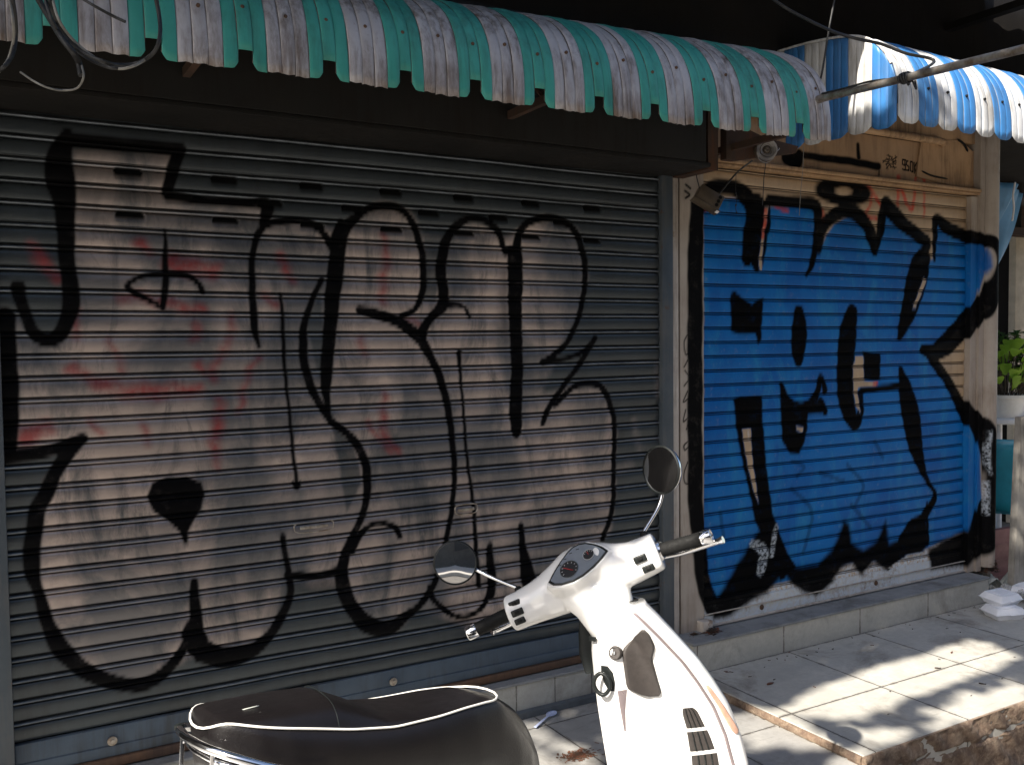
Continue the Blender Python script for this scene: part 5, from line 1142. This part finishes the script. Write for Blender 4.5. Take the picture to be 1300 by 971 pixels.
b = MB(); b.box(5.5, 11, 1.8, 2.6, 2.65, 2.75); b.box(5.5, 11, .9, 1.0, 2.30, 2.36); o2 = b.build('lintel', M['bracket'], auto=40)
adopt(t, o1, o2)
b = MB(); b.box(6.25, 6.30, .55, .58, 2.435, 2.475, .002); o = b.build('white_tag', M['foam'], auto=40); tag(o, 'tiny white label tag hanging in the dark above the blue cloth', 'tag')
# table with pots
t = empty('plant_table', (6.8, .80, -.07), 'pale round table under the white plant pots in the alley', 'table')
b = MB(); b.lathe([(.40, 0), (.42, .01), (.42, .035), (.40, .045), (0, .045)], (6.80, .85, .855), (0, 0, 1), 40); o1 = b.build('table_top', M['table_top'], auto=40)
ls = []
for a in range(4):
    b = MB(); c, s = math.cos(a * PI / 2 + .6), math.sin(a * PI / 2 + .6); b.tube([(6.80 + .28 * c, .85 + .28 * s, .855), (6.80 + .36 * c, .85 + .36 * s, -.068)], .018, 10); ls.append(b.build('leg', M['table_top'], auto=40))
adopt(t, o1, *ls)
def pot_plant(x, y, z, r, h, kind, label, seed):
    t = empty('potted_plant', (x, y, z), label, 'plant'); r_ = random.Random(seed)
    b = MB(); b.lathe([(r * .78, 0), (r * .95, h * .85), (r * 1.06, h * .86), (r * 1.06, h), (r * .93, h), (r * .90, h * .88)], (0, 0, 0), (0, 0, 1), 30, cap=False); b.build('pot', M['pot'], t, auto=40)
    b = MB(); b.lathe([(r * .92, h * .90), (r * .5, h * .93), (0, h * .94)], (0, 0, 0), (0, 0, 1), 24, cap=False); b.build('soil', M['pot_soil'], t, auto=40)
    V, F = [], []; S = MB()
    def leaf(p, d, l, w_, up):
        d = d.normalized(); s = d.cross(Vector((0, 0, 1))); s = s.normalized() if s.length > .01 else Vector((1, 0, 0)); n_ = 6; i0 = len(V)
        for k in range(n_ + 1):
            f = k / n_; c = p + d * (l * f) + Vector((0, 0, up * math.sin(f * 2.2) * l - .25 * l * f * f)); ww = w_ * math.sin(PI * (f * .9 + .06)) ** .8
            V.extend([c - s * ww + Vector((0, 0, ww * .35)), c, c + s * ww + Vector((0, 0, ww * .35))])
        for k in range(n_):
            for e in (0, 1): a = i0 + k * 3 + e; F.append((a, a + 1, a + 4, a + 3))
    if kind == 'broad':
        for k in range(64):
            a = r_.uniform(0, 6.28); q = r_.uniform(.1, .9) * r; base = Vector((q * math.cos(a), q * math.sin(a), h * .92)); top = base + Vector((math.cos(a) * r_.uniform(.02, .14), math.sin(a) * r_.uniform(.02, .14), r_.uniform(.04, .34)))
            S.tube([base, base.lerp(top, .5) + Vector((0, 0, .015)), top], .003, 5); leaf(top, Vector((math.cos(a), math.sin(a), r_.uniform(.2, 1.4))), r_.uniform(.09, .17), r_.uniform(.028, .05), .15)
    else:
        for k in range(18):
            a = r_.uniform(0, 6.28); p = Vector((r_.uniform(-.3, .3) * r, r_.uniform(-.3, .3) * r, h * .9)); d = Vector((math.cos(a) * .35, math.sin(a) * .35, 1)).normalized(); pts = [p.copy()]
            for j in range(9):
                d = (d + Vector((r_.uniform(-.25, .25), r_.uniform(-.25, .25), .02))).normalized(); p = p + d * .055; pts.append(p.copy())
                for e in range(4): leaf(p, Vector((r_.uniform(-1, 1), r_.uniform(-1, 1), r_.uniform(-.1, .8))), r_.uniform(.04, .07), .014, .1)
            S.tube(pts, .0035, 5)
    me = bpy.data.meshes.new('foliage'); me.from_pydata([tuple(v) for v in V], [], F); finish(me, M['leaf_bright' if kind == 'broad' else 'leaf_plant2'], True); link('foliage', me, t)
    S.build('stem', M['bark'], t, auto=60); return t
pot_plant(6.60, .66, .901, .145, .17, 'broad', 'white pot with broad yellow-green leaves, nearest the drain pipe', 11)
pot_plant(6.94, .74, .901, .14, .16, 'shrub', 'white pot with twiggy small-leaved shrub at the right edge', 12)
pot_plant(6.72, 1.02, .901, .13, .15, 'shrub', 'taller twiggy shrub behind the broad-leaved pot plant', 15)
# blue plastic chair
t = empty('plastic_chair', (6.02, .32, -.07), 'blue plastic armchair half hidden between drain pipe and grey gate', 'chair')
t.rotation_euler = (0, 0, math.radians(121)); t.scale = (1.1, 1.1, 1.1)
b = MB(); b.box(-.22, .22, -.21, .21, .36, .385, .008); b.build('seat', M['chair_blue'], t, auto=40)
b = MB(); R_ = [[(x, .20 + .10 * f + .03 * (1 - (x / .21) ** 2), .38 + .44 * f) for x in np.linspace(-.21 + .02 * f, .21 - .02 * f, 9)] for f in np.linspace(0, 1, 8)]
b.loft(R_, closed_ring=False, cap=False); o = b.build('backrest', M['chair_blue'], t, auto=50); md = o.modifiers.new('t', 'SOLIDIFY'); md.thickness = .012
for sx in (-1, 1):
    b = MB(); b.tube([(sx * .22, -.19, .38), (sx * .245, -.18, .58), (sx * .25, -.12, .615), (sx * .24, .12, .62), (sx * .215, .26, .66)], .020, 8); b.build('armrest', M['chair_blue'], t, auto=50)
    for sy in (-1, 1):
        b = MB(); b.tube([(sx * .20, sy * .19, .37), (sx * .235, sy * .225, 0)], [.032, .022], 8); b.build('leg', M['chair_blue'], t, auto=50)
b = MB(); b.box(5.50, 6.10, .075, .115, -.066, .27, .004)
for k in range(3): b.box(5.50, 6.10, .069, .0745, -.03 + k * .10, -.022 + k * .10)
o = b.build('pink_board', M['pink_board'], auto=40); tag(o, 'faded pink-red board on the ground between drain pipe and grey gate', 'board')

b = MB(); b.box(-26, 30, -15, -11.0, -.338, -.20, .02); g = b.build('far_pavement', simple('far_paving', (.55, .52, .46), .8, 0, .1, 2)); tag(g, kind='structure')
# ================================================================== STREET SIDE (behind the photographer): what the mirrors show and what shades the wall
t = empty('street_building', (0, -17, -.34), 'long dim building across the street with rows of dark windows', 'building')
b = MB(); b.box(-26, 30, -21, -15, -.34, 10); o1 = b.build('wall', simple('street_facade', (.10, .09, .075), .8, 0, .25, 1.5), auto=40)
ws = []
for i in range(12):
    for j in range(3):
        b = MB(); b.box(-20.5 + i * 3.1, -18.9 + i * 3.1, -15.03, -14.98, 1.0 + j * 2.7, 2.4 + j * 2.7); ws.append(b.build('window', M['dial_face'], auto=40))
adopt(t, o1, *ws)
# unseen tree added for shade; leaves left out where sun strips should fall
def px_floor(px, py, z):
    r = RW @ np.array([(px - CX) / FPX, (py - CY) / FPX, 1.0]); t_ = (z - CAM[2]) / r[2]; p = CAM + t_ * r; return p[0], p[1]
GAPS = [[(1000,896),(1045,912),(1092,906),(1150,884),(1292,834),(1240,812),(1120,848),(1040,878)], [(1170,928),(1302,892),(1302,872),(1240,886)], [(1112,944),(1150,930),(1140,922),(1100,936)], [(1180,905),(1290,866),(1288,861),(1176,899)], [(950,896),(985,903),(1042,935),(1030,948),(958,912)], [(915,897),(970,912),(1005,938),(950,940),(925,920)], [(1080,940),(1060,935),(1090,925),(1110,935)]]
GAPS = [[px_floor(x, y, -.063) for x, y in g_] for g_ in GAPS]
def inside(P_, x, y):
    c = False; n = len(P_)
    for i in range(n):
        (a, b_), (c_, d_) = P_[i], P_[(i + 1) % n]
        if (b_ > y) != (d_ > y) and x < (c_ - a) * (y - b_) / (d_ - b_) + a: c = not c
    return c
def lit(p):
    """does the sun ray through p go on to a place the photograph shows in the sun?"""
    def hit(ax_, val): t_ = (p[ax_] - val) / SUN[ax_]; return p - SUN * t_
    q = hit(1, -1.5)
    if .0 < q.x < 1.75 and -.2 < q.z < 1.30: return True                 # scooter
    q = hit(1, -1.85)
    if .3 < q.x < 1.7 and .2 < q.z < 1.30: return True
    q = hit(2, -.063)
    if q.x > 2.2 and any(inside(g_, q.x + a_, q.y + b_) for g_ in GAPS for a_, b_ in ((0, 0), (.05, 0), (-.05, 0), (0, .045), (0, -.045))): return True
    q = hit(1, -.62)
    if q.x > 3.60 and 2.54 < q.z < 3.2: return True                      # blue awning front
    q = hit(0, 3.6)
    if -.66 < q.y < -.34 and 2.53 < q.z < 3.0: return True
    return False
def floor_only(p):
    t_ = (p[2] + .063) / SUN[2]; q = p - SUN * t_; t2 = (p[1] + 1.5) / SUN[1]; s_ = p - SUN * t2; t3 = (p[1] + 1.85) / SUN[1]; s3 = p - SUN * t3
    return 2.6 < q.x < 5.4 and -1.25 < q.y < 0 and not (s_.z < 1.4 and s_.x < 1.85) and not (s3.z < 1.4 and s3.x < 1.85)
r_ = random.Random(21); V, F = [], []
def shade_target():
    k = r_.random()
    if k < .70: return Vector((r_.uniform(-.4, 5.5), 0, r_.uniform(-.1, 2.4)))
    if k < .92: return Vector((r_.uniform(2.0, 5.6), r_.uniform(-1.2, 0), -.06))
    return Vector((r_.uniform(-.8, 3.2), -.6, r_.uniform(2.25, 2.85)))
nl = 0
centres = []
for c_ in range(6200):
    T_ = shade_target(); tt = r_.uniform(5.6, 8.6); c = T_ + SUN * tt
    if c_ % 40 == 0: centres.append(c.copy())
    for j in range(5):
        p = c + Vector((r_.gauss(0, .10), r_.gauss(0, .10), r_.gauss(0, .08)))
        if lit(p): continue
        a = r_.uniform(0, 6.28); d = Vector((math.cos(a), math.sin(a), r_.uniform(-.6, .3))).normalized(); s = d.cross(Vector((r_.uniform(-.4, .4), r_.uniform(-.4, .4), 1))).normalized(); l = r_.uniform(.09, .15); w_ = l * .30
        i0 = len(V); V += [tuple(p - d * l * .5), tuple(p - s * w_ * .9 - d * l * .1), tuple(p + d * l * .5), tuple(p + s * w_ * .9 - d * l * .1)]; F.append((i0, i0 + 1, i0 + 2, i0 + 3)); nl += 1
me = bpy.data.meshes.new('crown'); me.from_pydata(V, [], F); finish(me, M['leaf'], False)
t = empty('shade_tree', (-4.6, -4.6, -.34), 'unseen leafy tree added behind the photographer to shade the shutters', 'tree')
crown = link('crown', me)
b = MB(); tr = curve([(-4.6, -4.6, -.4), (-4.55, -4.5, 1.2), (-4.3, -4.2, 2.5), (-3.9, -3.6, 3.6), (-3.4, -3.0, 4.4)], 6); b.tube(tr, [.20 - .13 * i / len(tr) for i in range(len(tr))], 12)
for k in range(0, len(centres), 4):
    c = centres[k]; s0 = tr[12 + k % 12]; mid = s0.lerp(c, .55) + Vector((0, 0, .25))
    bb = curve([s0, mid, c], 5)
    if any(lit(q_) for q_ in bb): continue; b.tube(bb, [.045 - .038 * i / len(bb) for i in range(len(bb))], 6)
trunk = b.build('trunk', M['bark'], auto=60)
adopt(t, crown, trunk)

# ================================================================== LIGHT

ld = bpy.data.lights.new('sun', 'SUN'); ld.energy = 5.0; ld.angle = math.radians(.55); ld.color = (1, .93, .82)
lo = bpy.data.objects.new('sun', ld); col.objects.link(lo); lo.rotation_euler = SUN.to_track_quat('Z', 'Y').to_euler()
w = bpy.data.worlds.new('World'); scene.world = w; w.use_nodes = True
nt = w.node_tree; bg = nt.nodes['Background']; sk = nt.nodes.new('ShaderNodeTexSky'); sk.sky_type = 'NISHITA'; sk.sun_disc = False
sk.sun_elevation = math.asin(SUN.z); sk.sun_rotation = math.atan2(SUN.x, SUN.y); sk.altitude = 0; sk.dust_density = 2.0
nt.links.new(sk.outputs[0], bg.inputs[0]); bg.inputs[1].default_value = .085
scene.view_settings.view_transform = 'Standard'; scene.view_settings.look = 'None'; scene.view_settings.exposure = EXPOSURE; scene.view_settings.gamma = 1
scene.render.engine = 'CYCLES'
scene.render.resolution_x = 1024; scene.render.resolution_y = 764
